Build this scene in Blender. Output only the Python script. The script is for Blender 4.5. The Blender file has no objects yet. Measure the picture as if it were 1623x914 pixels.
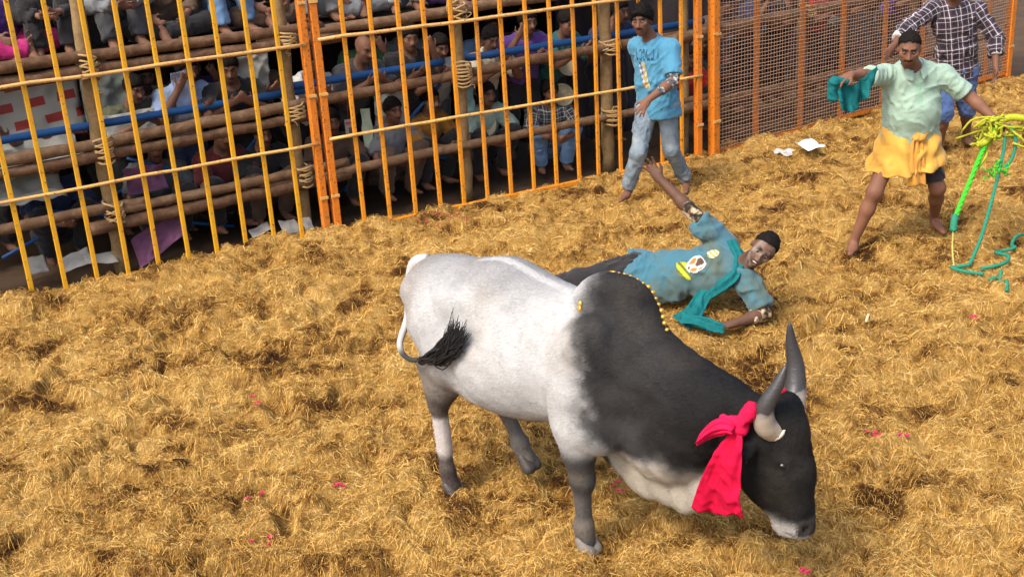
import bpy, math, random
import numpy as np
from mathutils import Matrix, Vector
from mathutils.bvhtree import BVHTree

random.seed(7)
rng = np.random.default_rng(11)
scene = bpy.context.scene
COL = scene.collection

# ------------------------------------------------------------------ camera, sky, sun, exposure
CAM_H = 3.0
PITCH, ROLL = math.radians(20.2), math.radians(3.6)
fwd_ = Vector((0, math.cos(PITCH), -math.sin(PITCH)))
r0 = Vector((1, 0, 0)); u0 = r0.cross(fwd_)
rt_ = r0 * math.cos(ROLL) - u0 * math.sin(ROLL)
up_ = rt_.cross(fwd_)
cam = bpy.data.cameras.new('camera'); cam.sensor_width = 36.0; cam.lens = 1855 / 1623 * 36
cam.clip_start = 0.05; cam.clip_end = 800
cam_o = bpy.data.objects.new('camera', cam); COL.objects.link(cam_o)
m = Matrix((rt_, up_, -fwd_)).transposed().to_4x4(); m.translation = (0, 0, CAM_H)
cam_o.matrix_world = m
scene.camera = cam_o

SUN_EL, SUN_AZ = math.radians(50), math.radians(222)   # azimuth clockwise from +Y (behind-left of the camera)
world = bpy.data.worlds.new('World'); scene.world = world; world.use_nodes = True
wn = world.node_tree; wn.nodes.clear()
sky = wn.nodes.new('ShaderNodeTexSky'); sky.sky_type = 'NISHITA'; sky.sun_disc = False
sky.sun_elevation = SUN_EL; sky.sun_rotation = SUN_AZ; sky.air_density = 1.0; sky.dust_density = 4.0; sky.ozone_density = 0.6
bg = wn.nodes.new('ShaderNodeBackground'); bg.inputs['Strength'].default_value = 0.15
wo = wn.nodes.new('ShaderNodeOutputWorld')
wn.links.new(sky.outputs[0], bg.inputs[0]); wn.links.new(bg.outputs[0], wo.inputs[0])
sun = bpy.data.lights.new('sun', 'SUN'); sun.energy = 1.5; sun.angle = math.radians(14); sun.color = (1.0, 0.95, 0.86)
sun_o = bpy.data.objects.new('sun', sun); COL.objects.link(sun_o)
sdir = Vector((math.sin(SUN_AZ) * math.cos(SUN_EL), math.cos(SUN_AZ) * math.cos(SUN_EL), math.sin(SUN_EL)))
sun_o.rotation_euler = sdir.to_track_quat('Z', 'Y').to_euler(); sun_o.location = (-6, -6, 14)

scene.view_settings.view_transform = 'Standard'; scene.view_settings.look = 'None'
scene.view_settings.exposure = 1.05; scene.view_settings.gamma = 1.0
scene.view_settings.use_curve_mapping = False
scene.render.engine = 'CYCLES'
scene.cycles.use_denoising = True
try: scene.cycles.denoiser = 'OPENIMAGEDENOISE'
except Exception: pass
scene.cycles.max_bounces = 6; scene.cycles.diffuse_bounces = 3; scene.cycles.glossy_bounces = 2
scene.cycles.use_adaptive_sampling = True; scene.cycles.adaptive_threshold = 0.02

# ------------------------------------------------------------------ noise
def _h(i, j, k, seed):
    n = (i.astype(np.uint32) * np.uint32(374761393) + j.astype(np.uint32) * np.uint32(668265263)
         + k.astype(np.uint32) * np.uint32(2147483647) + np.uint32(seed * 1013 + 17))
    n = (n ^ (n >> np.uint32(13))) * np.uint32(1274126177)
    n = n ^ (n >> np.uint32(16))
    return (n & np.uint32(0xffff)).astype(np.float32) / 65535.0

def vnoise(P, seed=0):
    P = np.asarray(P, np.float32); F = np.floor(P); f = P - F; f = f * f * (3 - 2 * f); I = F.astype(np.int64)
    i, j, k = I[..., 0], I[..., 1], I[..., 2]; x, y, z = f[..., 0], f[..., 1], f[..., 2]
    def L(a, b, t): return a + (b - a) * t
    c = [[[_h(i + a, j + b, k + d, seed) for d in (0, 1)] for b in (0, 1)] for a in (0, 1)]
    return L(L(L(c[0][0][0], c[1][0][0], x), L(c[0][1][0], c[1][1][0], x), y),
             L(L(c[0][0][1], c[1][0][1], x), L(c[0][1][1], c[1][1][1], x), y), z)

def fbm(P, oct=3, seed=0):
    P = np.asarray(P, np.float32); s = 0; a = 0.5; t = 0
    for o in range(oct):
        s = s + a * vnoise(P * (2.03 ** o) + o * 7.3, seed + o); t += a; a *= 0.5
    return s / t

def ridged(P, seed=0):
    return 1 - np.abs(2 * fbm(P, 2, seed) - 1) * 2

def smooth(a, b, x):
    t = np.clip((x - a) / (b - a), 0, 1); return t * t * (3 - 2 * t)

def mixc(a, b, t):
    return np.asarray(a, np.float32) * (1 - t)[..., None] + np.asarray(b, np.float32) * t[..., None]

def nrm(v):
    v = np.asarray(v, float); return v / (np.linalg.norm(v) + 1e-9)
def A(*v): return np.array(v, float)
def lerp(a, b, t): return np.asarray(a, float) * (1 - t) + np.asarray(b, float) * t

# ------------------------------------------------------------------ objects
def link(name, me, mat=None, parent=None, mats=None):
    o = bpy.data.objects.new(name, me); COL.objects.link(o)
    if mat is not None:
        me.materials.clear(); me.materials.append(mat)
    if parent is not None: o.parent = parent
    return o

def tag(o, label=None, cat=None, group=None, kind=None):
    if label: o['label'] = label
    if cat: o['category'] = cat
    if group: o['group'] = group
    if kind: o['kind'] = kind
    return o

def thing(name, label, cat, loc=(0, 0, 0), group=None):
    o = bpy.data.objects.new(name, None); COL.objects.link(o); o.location = loc; o.empty_display_size = 0.1
    return tag(o, label, cat, group)

def keep_world(o, parent):
    """parent o (whose vertices are in world coordinates) under an Empty with a plain translation"""
    o.parent = parent; o.location = -parent.location
    return o

def mesh_np(name, V, faces, smooth_=True, col=None, vec=None):
    me = bpy.data.meshes.new(name)
    V = np.asarray(V, np.float32)
    if isinstance(faces, np.ndarray):
        n, k = faces.shape
        me.vertices.add(len(V)); me.vertices.foreach_set('co', V.ravel())
        me.loops.add(n * k); me.polygons.add(n)
        me.loops.foreach_set('vertex_index', faces.astype(np.int32).ravel())
        me.polygons.foreach_set('loop_start', np.arange(0, n * k, k, dtype=np.int32))
        try: me.polygons.foreach_set('loop_total', np.full(n, k, np.int32))
        except Exception: pass
        me.update(calc_edges=True)
    else:
        me.from_pydata([tuple(map(float, v)) for v in V], [], faces); me.update()
    if smooth_:
        me.polygons.foreach_set('use_smooth', np.ones(len(me.polygons), bool))
    if col is not None:
        c = np.ones((len(V), 4), np.float32); c[:, :3] = col
        a = me.attributes.new('Col', 'FLOAT_COLOR', 'POINT'); a.data.foreach_set('color', c.ravel())
    if vec is not None:
        a = me.attributes.new('pl', 'FLOAT_VECTOR', 'POINT'); a.data.foreach_set('vector', np.asarray(vec, np.float32).ravel())
    return me

class MB:
    """collects simple solids into one mesh"""
    def __init__(s): s.v = []; s.f = []
    def quad_solid(s, P8):
        b = len(s.v); s.v += [tuple(map(float, p)) for p in P8]
        for f in ((0, 3, 2, 1), (4, 5, 6, 7), (0, 1, 5, 4), (1, 2, 6, 5), (2, 3, 7, 6), (3, 0, 4, 7)): s.f.append(tuple(b + i for i in f))
        return s
    def obox(s, c, ax, ay, az, hx, hy, hz):
        c = np.asarray(c, float); ax, ay, az = map(nrm, (ax, ay, az))
        return s.quad_solid([c + ax * hx * a + ay * hy * b + az * hz * d for d in (-1, 1) for a, b in ((-1, -1), (1, -1), (1, 1), (-1, 1))])
    def bbox_(s, c, ax, ay, az, hx, hy, hz, bev=0.004):
        """box with chamfered long edges (octagonal section swept along az)"""
        c = np.asarray(c, float); ax, ay, az = map(nrm, (ax, ay, az)); b = len(s.v)
        prof = [(-hx + bev, -hy), (hx - bev, -hy), (hx, -hy + bev), (hx, hy - bev), (hx - bev, hy), (-hx + bev, hy), (-hx, hy - bev), (-hx, -hy + bev)]
        for d in (-1, 1):
            for p, q in prof: s.v.append(tuple(c + ax * p + ay * q + az * hz * d))
        for i in range(8): s.f.append((b + i, b + (i + 1) % 8, b + 8 + (i + 1) % 8, b + 8 + i))
        s.f.append(tuple(b + i for i in range(7, -1, -1))); s.f.append(tuple(b + 8 + i for i in range(8)))
        return s
    def tube(s, pts, r, n=8, jit=0, prof=None, seed=0):
        pts = np.asarray(pts, float); N = len(pts); r = np.broadcast_to(np.asarray(r, float), (N,))
        T = np.gradient(pts, axis=0); T /= np.linalg.norm(T, axis=1)[:, None] + 1e-9
        ref = A(0, 0, 1) if abs(T[0][2]) < 0.9 else A(1, 0, 0)
        u = nrm(np.cross(T[0], ref)); b = len(s.v)
        rs = np.random.default_rng(seed)
        ang = np.arange(n) / n * 2 * math.pi
        for i in range(N):
            u = nrm(u - T[i] * (u @ T[i])); w = np.cross(T[i], u)
            k = 1 + jit * rs.normal(size=n) if jit else np.ones(n)
            px, py = (1, 1) if prof is None else prof
            ring = pts[i] + (np.cos(ang) * k * r[i] * px)[:, None] * u + (np.sin(ang) * k * r[i] * py)[:, None] * w
            s.v += [tuple(q) for q in ring]
        for i in range(N - 1):
            for j in range(n):
                a, c = b + i * n + j, b + i * n + (j + 1) % n
                s.f.append((a, c, c + n, a + n))
        s.f.append(tuple(b + j for j in range(n - 1, -1, -1))); s.f.append(tuple(b + (N - 1) * n + j for j in range(n)))
        return s
    def build(s, name, mat, parent=None, smooth_=False):
        V = np.asarray(s.v, float); off = A(0, 0, 0)
        if parent is not None: off = np.array(parent.matrix_world.translation) if False else world_of(parent)
        me = mesh_np(name, V - off, s.f, smooth_)
        return link(name, me, mat, parent)

def world_of(o):
    p = A(0, 0, 0)
    while o is not None:
        p = p + np.array(o.location); o = o.parent
    return p

def spline(pts, n):
    """Catmull-Rom through pts"""
    P = np.asarray(pts, float); P = np.vstack([2 * P[0] - P[1], P, 2 * P[-1] - P[-2]]); out = []
    S = len(P) - 3
    for q in np.linspace(0, S, n):
        i = min(int(q), S - 1); t = q - i; a, b, c, d = P[i:i + 4]
        out.append(0.5 * ((2 * b) + (c - a) * t + (2 * a - 5 * b + 4 * c - d) * t * t + (3 * b - a - 3 * c + d) * t ** 3))
    return np.array(out)

# ------------------------------------------------------------------ materials
class N_:
    def __init__(s, name):
        s.m = bpy.data.materials.new(name); s.m.use_nodes = True; s.t = s.m.node_tree; s.n = s.t.nodes; s.n.clear()
        s.out = s.n.new('ShaderNodeOutputMaterial'); s.b = s.n.new('ShaderNodeBsdfPrincipled')
        s.t.links.new(s.b.outputs[0], s.out.inputs[0])
    def new(s, t, **kw):
        q = s.n.new('ShaderNode' + t)
        for k, v in kw.items(): setattr(q, k, v)
        return q
    def L(s, a, b): s.t.links.new(a, b)
    def coord(s, kind='Object', scale=(1, 1, 1)):
        tc = s.new('TexCoord'); mp = s.new('Mapping'); mp.inputs['Scale'].default_value = scale
        s.L(tc.outputs[kind], mp.inputs[0]); return mp.outputs[0]
    def noise(s, vec, scale, detail=4, rough=0.6, dist=0.0):
        q = s.new('TexNoise'); q.inputs['Scale'].default_value = scale; q.inputs['Detail'].default_value = detail
        q.inputs['Roughness'].default_value = rough; q.inputs['Distortion'].default_value = dist
        if vec is not None: s.L(vec, q.inputs['Vector'])
        return q.outputs['Fac']
    def ramp(s, fac, stops):
        q = s.new('ValToRGB'); e = q.color_ramp.elements
        while len(e) < len(stops): e.new(0.5)
        for el, (p, c) in zip(e, stops): el.position = p; el.color = (*c, 1) if len(c) == 3 else c
        s.L(fac, q.inputs[0]); return q.outputs[0]
    def mix(s, fac, a, b, mode='MIX'):
        q = s.new('Mix', data_type='RGBA', blend_type=mode)
        if isinstance(fac, (int, float)): q.inputs[0].default_value = fac
        else: s.L(fac, q.inputs[0])
        for i, x in ((6, a), (7, b)):
            if isinstance(x, (tuple, list)): q.inputs[i].default_value = (*x[:3], 1)
            else: s.L(x, q.inputs[i])
        return q.outputs[2]
    def math(s, op, a, b=None):
        q = s.new('Math', operation=op)
        for i, x in ((0, a), (1, b)):
            if x is None: continue
            if isinstance(x, (int, float)): q.inputs[i].default_value = x
            else: s.L(x, q.inputs[i])
        return q.outputs[0]
    def bump(s, h, strength=0.3, dist=0.01):
        q = s.new('Bump'); q.inputs['Strength'].default_value = strength; q.inputs['Distance'].default_value = dist
        s.L(h, q.inputs['Height']); s.L(q.outputs[0], s.b.inputs['Normal'])
    def color(s, c):
        if isinstance(c, (tuple, list)): s.b.inputs['Base Color'].default_value = (*c[:3], 1)
        else: s.L(c, s.b.inputs['Base Color'])
    def set(s, rough=0.6, metal=0.0, spec=0.4, sheen=0.0):
        s.b.inputs['Roughness'].default_value = rough; s.b.inputs['Metallic'].default_value = metal
        s.b.inputs['Specular IOR Level'].default_value = spec; s.b.inputs['Sheen Weight'].default_value = sheen
        return s.m

def shade(c, k): return tuple(min(1, max(0, x * k)) for x in c)

def mat_paint(name, c, rust=(0.20, 0.07, 0.02), amount=0.60):
    n = N_(name); v = n.coord(); a = n.noise(v, 38, 5, 0.7); b = n.noise(v, 7, 3)
    oi = n.new('ObjectInfo'); base = n.mix(b, shade(c, 0.74), shade(c, 1.12)); base = n.mix(n.math('MULTIPLY', oi.outputs['Random'], .35), base, (c[0] * .85, c[1] * .70, c[2]))
    dirt = n.ramp(n.noise(v, 2.6, 6, .7), [(.52, (0, 0, 0)), (.74, (.6, .6, .6))]); base = n.mix(dirt, base, (.30, .17, .06))
    fl = n.ramp(a, [(amount, (0, 0, 0)), (amount + 0.05, (1, 1, 1))])
    n.color(n.mix(fl, base, rust)); n.bump(a, 0.25, 0.003)
    return n.set(0.48, 0, 0.45)

def mat_wood(name, a, b, c):
    n = N_(name); v = n.coord(scale=(1, 1, 1)); s = n.noise(v, 9, 6, 0.7, 0.6); g = n.noise(v, 46, 4, 0.7)
    q = n.ramp(s, [(0.28, a), (0.5, b), (0.74, c)]); n.color(n.mix(n.math('MULTIPLY', g, 0.5), q, shade(a, 0.7)))
    n.bump(g, 0.6, 0.012); return n.set(0.85, 0, 0.2)

def mat_cloth(name, c, var=0.16, bump=0.12, attr=False, rough=0.85, sheen=0.15, weave=420):
    n = N_(name); v = n.coord(); a = n.noise(v, 9, 4)
    if attr:
        q = n.new('Attribute', attribute_name='Col'); base = q.outputs['Color']
    else: base = tuple(c)
    if attr: col = n.mix(n.math('MULTIPLY', a, var * 2.0), base, n.mix(1.0, base, (0.55, 0.55, 0.55), 'MULTIPLY'))
    else: col = n.mix(a, shade(c, 1 - var), shade(c, 1 + var))
    n.color(col); w = n.noise(v, weave, 2); f = n.noise(v, 22, 4, 0.6, 0.8)
    n.bump(n.math('ADD', n.math('MULTIPLY', w, 0.25), f), bump * 2, 0.012)
    return n.set(rough, 0, 0.2, sheen)

def mat_attr(name, rough=0.6, spec=0.35, nscale=60, bump=0.15, var=0.25, sheen=0.0, sss=0.0, bd=0.004):
    n = N_(name); v = n.coord(); q = n.new('Attribute', attribute_name='Col'); a = n.noise(v, nscale, 4, 0.65)
    n.color(n.mix(n.math('MULTIPLY', a, var), q.outputs['Color'], n.mix(1.0, q.outputs['Color'], (0.45, 0.42, 0.4), 'MULTIPLY')))
    n.bump(a, bump, bd)
    if sss: n.b.inputs['Subsurface Weight'].default_value = sss; n.b.inputs['Subsurface Radius'].default_value = (0.012, 0.005, 0.003)
    return n.set(rough, 0, spec, sheen)

def mat_plain(name, c, rough=0.6, spec=0.4, metal=0, var=0.12, scale=30, bump=0.1):
    n = N_(name); v = n.coord(); a = n.noise(v, scale, 4); n.color(n.mix(a, shade(c, 1 - var), shade(c, 1 + var))); n.bump(a, bump, 0.004)
    return n.set(rough, metal, spec)

# ------------------------------------------------------------------ signed-distance modelling
class SDF:
    def __init__(s, lo, hi, h):
        s.lo = np.asarray(lo, float); s.h = h; s.n = np.ceil((np.asarray(hi, float) - s.lo) / h).astype(int) + 1
        s.ax = [(s.lo[i] + h * np.arange(s.n[i])).astype(np.float32) for i in range(3)]
        s.D = np.full(s.n, 1.0, np.float32)
    def sl(s, lo, hi):
        a = np.clip(np.floor((lo - s.lo) / s.h).astype(int), 0, s.n); b = np.clip(np.ceil((hi - s.lo) / s.h).astype(int) + 1, 0, s.n)
        return tuple(slice(int(x), int(y)) for x, y in zip(a, b))
    def op(s, prim, k=0.02, sub=False):
        f, lo, hi = prim; mg = k + 3 * s.h; S = s.sl(np.asarray(lo) - mg, np.asarray(hi) + mg)
        if any(q.stop <= q.start for q in S): return s
        X = s.ax[0][S[0]][:, None, None]; Y = s.ax[1][S[1]][None, :, None]; Z = s.ax[2][S[2]][None, None, :]
        d = f(X, Y, Z).astype(np.float32); D = s.D[S]
        if not sub:
            h = np.maximum(k - np.abs(D - d), 0) / k; s.D[S] = np.minimum(D, d) - h * h * k * 0.25
        else:
            h = np.maximum(k - np.abs(D + d), 0) / k; s.D[S] = np.maximum(D, -d) + h * h * k * 0.25
        return s
    def add(s, *prims, k=0.02):
        for p in prims: s.op(p, k)
        return s
    def sub(s, *prims, k=0.02):
        for p in prims: s.op(p, k, True)
        return s
    def cut(s, pt, n):
        """keep the side n points to"""
        n = nrm(n); X = s.ax[0][:, None, None]; Y = s.ax[1][None, :, None]; Z = s.ax[2][None, None, :]
        d = -((X - pt[0]) * n[0] + (Y - pt[1]) * n[1] + (Z - pt[2]) * n[2]); s.D = np.maximum(s.D, d.astype(np.float32)); return s
    def mesh(s, relax=2):
        D = s.D; D[0] = D[-1] = 1; D[:, 0] = D[:, -1] = 1; D[:, :, 0] = D[:, :, -1] = 1
        I = D < 0; c = lambda a, b, d: I[a:I.shape[0] - 1 + a, b:I.shape[1] - 1 + b, d:I.shape[2] - 1 + d]
        cnt = np.zeros(np.array(I.shape) - 1, np.int8)
        for a in (0, 1):
            for b in (0, 1):
                for d in (0, 1): cnt += c(a, b, d)
        act = np.argwhere((cnt > 0) & (cnt < 8)); idx = np.full(cnt.shape, -1, np.int32); idx[tuple(act.T)] = np.arange(len(act))
        P = np.zeros((len(act), 3), np.float32); K = np.zeros(len(act), np.float32)
        val = {o: D[act[:, 0] + o[0], act[:, 1] + o[1], act[:, 2] + o[2]] for o in np.ndindex(2, 2, 2)}
        for o in np.ndindex(2, 2, 2):
            for x in range(3):
                if o[x]: continue
                q = list(o); q[x] = 1; q = tuple(q); da, db = val[o], val[q]; mk = (da < 0) != (db < 0)
                t = da[mk] / (da[mk] - db[mk]); p = np.tile(np.array(o, np.float32), (mk.sum(), 1)); p[:, x] += t; P[mk] += p; K[mk] += 1
        V = s.lo + (act + P / K[:, None]) * s.h
        Q = []
        for x in range(3):
            y, z = (x + 1) % 3, (x + 2) % 3
            s0 = [slice(None)] * 3; s1 = [slice(None)] * 3; s0[x] = slice(0, -1); s1[x] = slice(1, None)
            a, b = I[tuple(s0)], I[tuple(s1)]; E = np.argwhere(a != b); fl = a[tuple(E.T)]
            ok = (E[:, y] > 0) & (E[:, z] > 0) & (E[:, y] < cnt.shape[y]) & (E[:, z] < cnt.shape[z]); E = E[ok]; fl = fl[ok]
            def g(dy, dz):
                e = E.copy(); e[:, y] -= dy; e[:, z] -= dz; return idx[tuple(e.T)]
            q = np.stack([g(1, 1), g(0, 1), g(0, 0), g(1, 0)], 1); q[~fl] = q[~fl][:, ::-1]; Q.append(q)
        Q = np.vstack(Q); Q = Q[(Q >= 0).all(1)]
        for _ in range(relax): V = relax_(V, Q)
        return V, Q

def relax_(V, Q, w=0.5):
    S = np.zeros_like(V); n = np.zeros(len(V))
    for a in range(4):
        i, j = Q[:, a], Q[:, (a + 1) % 4]
        for x in range(3): S[:, x] += np.bincount(i, V[j, x], len(V))
        n += np.bincount(i, minlength=len(V))
        for x in range(3): S[:, x] += np.bincount(j, V[i, x], len(V))
        n += np.bincount(j, minlength=len(V))
    return V * (1 - w) + w * S / np.maximum(n, 1)[:, None]

def vnormals(V, Q):
    d1 = V[Q[:, 2]] - V[Q[:, 0]]; d2 = V[Q[:, 3]] - V[Q[:, 1]]; n = np.cross(d1, d2); N = np.zeros_like(V)
    for a in range(4):
        for x in range(3): N[:, x] += np.bincount(Q[:, a], n[:, x], len(V))
    return N / (np.linalg.norm(N, axis=1)[:, None] + 1e-12)

def cap(a, b, ra, rb, flat=None):
    a = np.asarray(a, float); b = np.asarray(b, float); ba = b - a; ex = max(ra, rb)
    if flat is not None:
        n = nrm(flat[0]); fc = flat[1]; ex = ex * max(1, 1 / fc)
    else: n = None
    lo = np.minimum(a, b) - ex; hi = np.maximum(a, b) + ex
    def f(X, Y, Z):
        x, y, z = X - a[0], Y - a[1], Z - a[2]; bx = ba
        if n is not None:
            q = (x * n[0] + y * n[1] + z * n[2]) * (fc - 1); x = x + q * n[0]; y = y + q * n[1]; z = z + q * n[2]; bx = ba + n * (ba @ n) * (fc - 1)
        t = np.clip((x * bx[0] + y * bx[1] + z * bx[2]) / (bx @ bx + 1e-9), 0, 1)
        d = np.sqrt((x - bx[0] * t) ** 2 + (y - bx[1] * t) ** 2 + (z - bx[2] * t) ** 2) - (ra + (rb - ra) * t)
        return d
    return f, lo, hi

def cyl(a, b, ra, rb, flat=None):
    """capsule cut flat at b"""
    a = np.asarray(a, float); b = np.asarray(b, float); n = nrm(b - a)
    f0, lo, hi = cap(a, b + n * 0.03, ra, rb, flat)
    return (lambda X, Y, Z: np.maximum(f0(X, Y, Z), (X - b[0]) * n[0] + (Y - b[1]) * n[1] + (Z - b[2]) * n[2])), lo, hi

def ell(c, r, fr=None):
    """ellipsoid; fr = three axes (rows)"""
    c = np.asarray(c, float); r = np.asarray(r, float); R = np.eye(3) if fr is None else np.array([nrm(q) for q in fr])
    e = np.sqrt(((R * r[:, None]) ** 2).sum(0)); lo, hi = c - e, c + e
    def f(X, Y, Z):
        x, y, z = X - c[0], Y - c[1], Z - c[2]
        p = [(x * R[i, 0] + y * R[i, 1] + z * R[i, 2]) for i in range(3)]
        k0 = np.sqrt(sum((p[i] / r[i]) ** 2 for i in range(3)) + 1e-6); k1 = np.sqrt(sum((p[i] / r[i] ** 2) ** 2 for i in range(3)) + 1e-6 / r.min() ** 2)
        return k0 * (k0 - 1) / k1
    return f, lo, hi

def pt_eval(prim, V):
    return prim[0](V[:, 0], V[:, 1], V[:, 2])

def wrinkle(V, Q, amp=.010, f=(11, 11, 15), seed=1, mask=None):
    """long folds in a few directions, each in patches"""
    N2 = vnormals(V, Q); W = V + (np.stack([fbm(V * 3.5 + k * 5, 2, seed + 9 + k) for k in range(3)], 1) - .5) * .10; d = 0; rs = np.random.default_rng(seed)
    F = f[2] * .95
    for k, ax in enumerate((A(.55, .1, .83), A(-.6, .1, .78), A(1, .2, .12), A(.1, .2, 1))):
        ax = nrm(ax + rs.normal(0, .15, 3)); M = (np.eye(3) - .80 * np.outer(ax, ax)) * F * (.8 + .25 * k)
        r = np.clip(ridged(W @ M.T + k * 11.3, seed + k), -.6, 1); m = smooth(.42, .62, fbm(V * 4.5 + k * 3.7, 2, seed + 20 + k)); d = d + (np.maximum(r, 0) ** 1.7 - .28) * m
    d = d * amp * 1.25 + (fbm(V * 3.5, 2, seed + 3) - .5) * amp * .5
    if mask is not None: d = d * mask
    return V + N2 * d[:, None]

# ------------------------------------------------------------------ ground
G0 = A(-3.934, 8.477, 0); G1 = A(-1.544, 9.906, 0); G2 = A(2.133, 11.855, 0); G3 = A(6.592, 15.172, 0)
def along(P, Q, s, o=0.0, z=0.0):
    d = nrm((Q - P)); n = A(-d[1], d[0], 0); return P + d * s + n * o + A(0, 0, z)
DA, DB, DC = nrm(G1 - G0), nrm(G2 - G1), nrm(G3 - G2)

def fence_dist(x, y):
    """distance in front of the fence line (positive on the arena side)"""
    q = [-((x - P[0]) * -D[1] + (y - P[1]) * D[0]) for P, D in ((G0, DA), (G1, DB), (G2, DC))]
    return np.minimum(q[0], np.maximum(q[1], q[2]))

def gh(x, y):
    """height of the straw bed"""
    x = np.asarray(x, float); y = np.asarray(y, float); z0 = np.zeros_like(x)
    P = np.stack([x, y, z0], -1)
    Wp = P + (np.stack([fbm(P * 3.0, 2, 51), fbm(P * 3.0 + 9, 2, 52), z0], -1) - 0.5) * 0.5
    bil = np.abs(2 * fbm(Wp * A(3.0, 3.8, 1), 2, 9) - 1); bil2 = np.abs(2 * vnoise(Wp * A(8.0, 10.0, 1), 14) - 1); bil3 = np.abs(2 * vnoise(Wp * A(19.0, 23.0, 1), 15) - 1)
    pit = smooth(.60, .80, fbm(Wp * A(4.5, 5.5, 1) + 31, 2, 77))
    h = (fbm(P * 1.1 + 3.1, 2, 3) - 0.5) * 0.08 + (np.minimum(bil, 0.42) - 0.2) * 0.17 + (np.minimum(bil2, 0.6) - 0.3) * 0.055 + (np.minimum(bil3, .7) - .3) * 0.022 + (vnoise(P * 42.0, 21) - 0.5) * 0.010 - pit * .06
    fd = fence_dist(x, y)
    h = h + 0.055 * np.exp(-((fd - 0.05) / 0.35) ** 2) * smooth(0.5, -1.8, x) - 0.10 * smooth(0.05, -0.25, fd)
    return h - 0.015

# base sheet of earth, reaching the horizon
me = mesh_np('ground', [(-400, -400, -0.16), (400, -400, -0.16), (400, 400, -0.16), (-400, 400, -0.16)], [(0, 1, 2, 3)], False)
n = N_('earth'); v = n.coord(); a = n.noise(v, 1.5, 6); n.color(n.ramp(a, [(0.3, (0.05, 0.032, 0.02)), (0.7, (0.11, 0.07, 0.042))])); n.bump(a, 0.4, 0.05)
tag(link('ground', me, n.set(0.95, 0, 0.1)), kind='structure')

# straw bed: a hummocky sheet under the fibres
yy = 2.9 * np.exp(np.arange(0, math.log(16.2 / 2.9), 0.0030)); tt = np.linspace(-1, 1, 520)
Y, Tt = np.meshgrid(yy, tt, indexing='ij'); X = Tt * (Y * 0.52 + 1.0); Z = gh(X, Y)
nx, ny = X.shape; idx = np.arange(nx * ny).reshape(nx, ny)
Q = np.stack([idx[:-1, :-1], idx[:-1, 1:], idx[1:, 1:], idx[1:, :-1]], -1).reshape(-1, 4)
cxm = (X[:-1, :-1] + X[1:, 1:]).ravel() / 2; cym = (Y[:-1, :-1] + Y[1:, 1:]).ravel() / 2
Q = Q[fence_dist(cxm, cym) > -0.35]
V = np.stack([X, Y, Z], -1).reshape(-1, 3)
used = np.unique(Q); rm = np.full(len(V), -1); rm[used] = np.arange(len(used)); V = V[used]; Q = rm[Q]
me = mesh_np('arena_floor', V, Q)
def straw_nodes(n, inst=False):
    geo = n.new('NewGeometry'); p = geo.outputs['Position']
    big = n.noise(p, 1.0, 4, 0.6); mid = n.noise(p, 8.5, 4, 0.7); fine = n.noise(p, 70, 3, 0.7)
    s = n.math('ADD', n.math('MULTIPLY', big, 0.42), n.math('MULTIPLY', mid, 0.52))
    soil = n.ramp(n.noise(p, 2.3, 3, 0.6), [(0.33, (1, 1, 1)), (0.46, (0, 0, 0))]); s = n.math('SUBTRACT', s, n.math('MULTIPLY', soil, 0.15))
    if inst:
        at = n.new('Attribute', attribute_name='Col'); s = n.math('ADD', s, n.math('MULTIPLY', n.math('SUBTRACT', at.outputs['Fac'], 0.5), 0.34))
    else: s = n.math('ADD', s, n.math('MULTIPLY', n.math('SUBTRACT', fine, 0.5), 0.3))
    return s, fine
n = N_('straw_floor'); s, fine = straw_nodes(n)
n.color(n.ramp(s, [(0.30, (0.060, 0.026, 0.008)), (0.38, (0.20, 0.092, 0.022)), (0.46, (0.42, 0.235, 0.058)), (0.60, (0.62, 0.385, 0.115))]))
geo = n.new('NewGeometry'); st = n.noise(geo.outputs['Position'], 60, 5, 0.75, 1.5); n.bump(st, 1.0, 0.03)
tag(link('arena_floor', me, n.set(0.95, 0, 0.1)), kind='structure')

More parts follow.
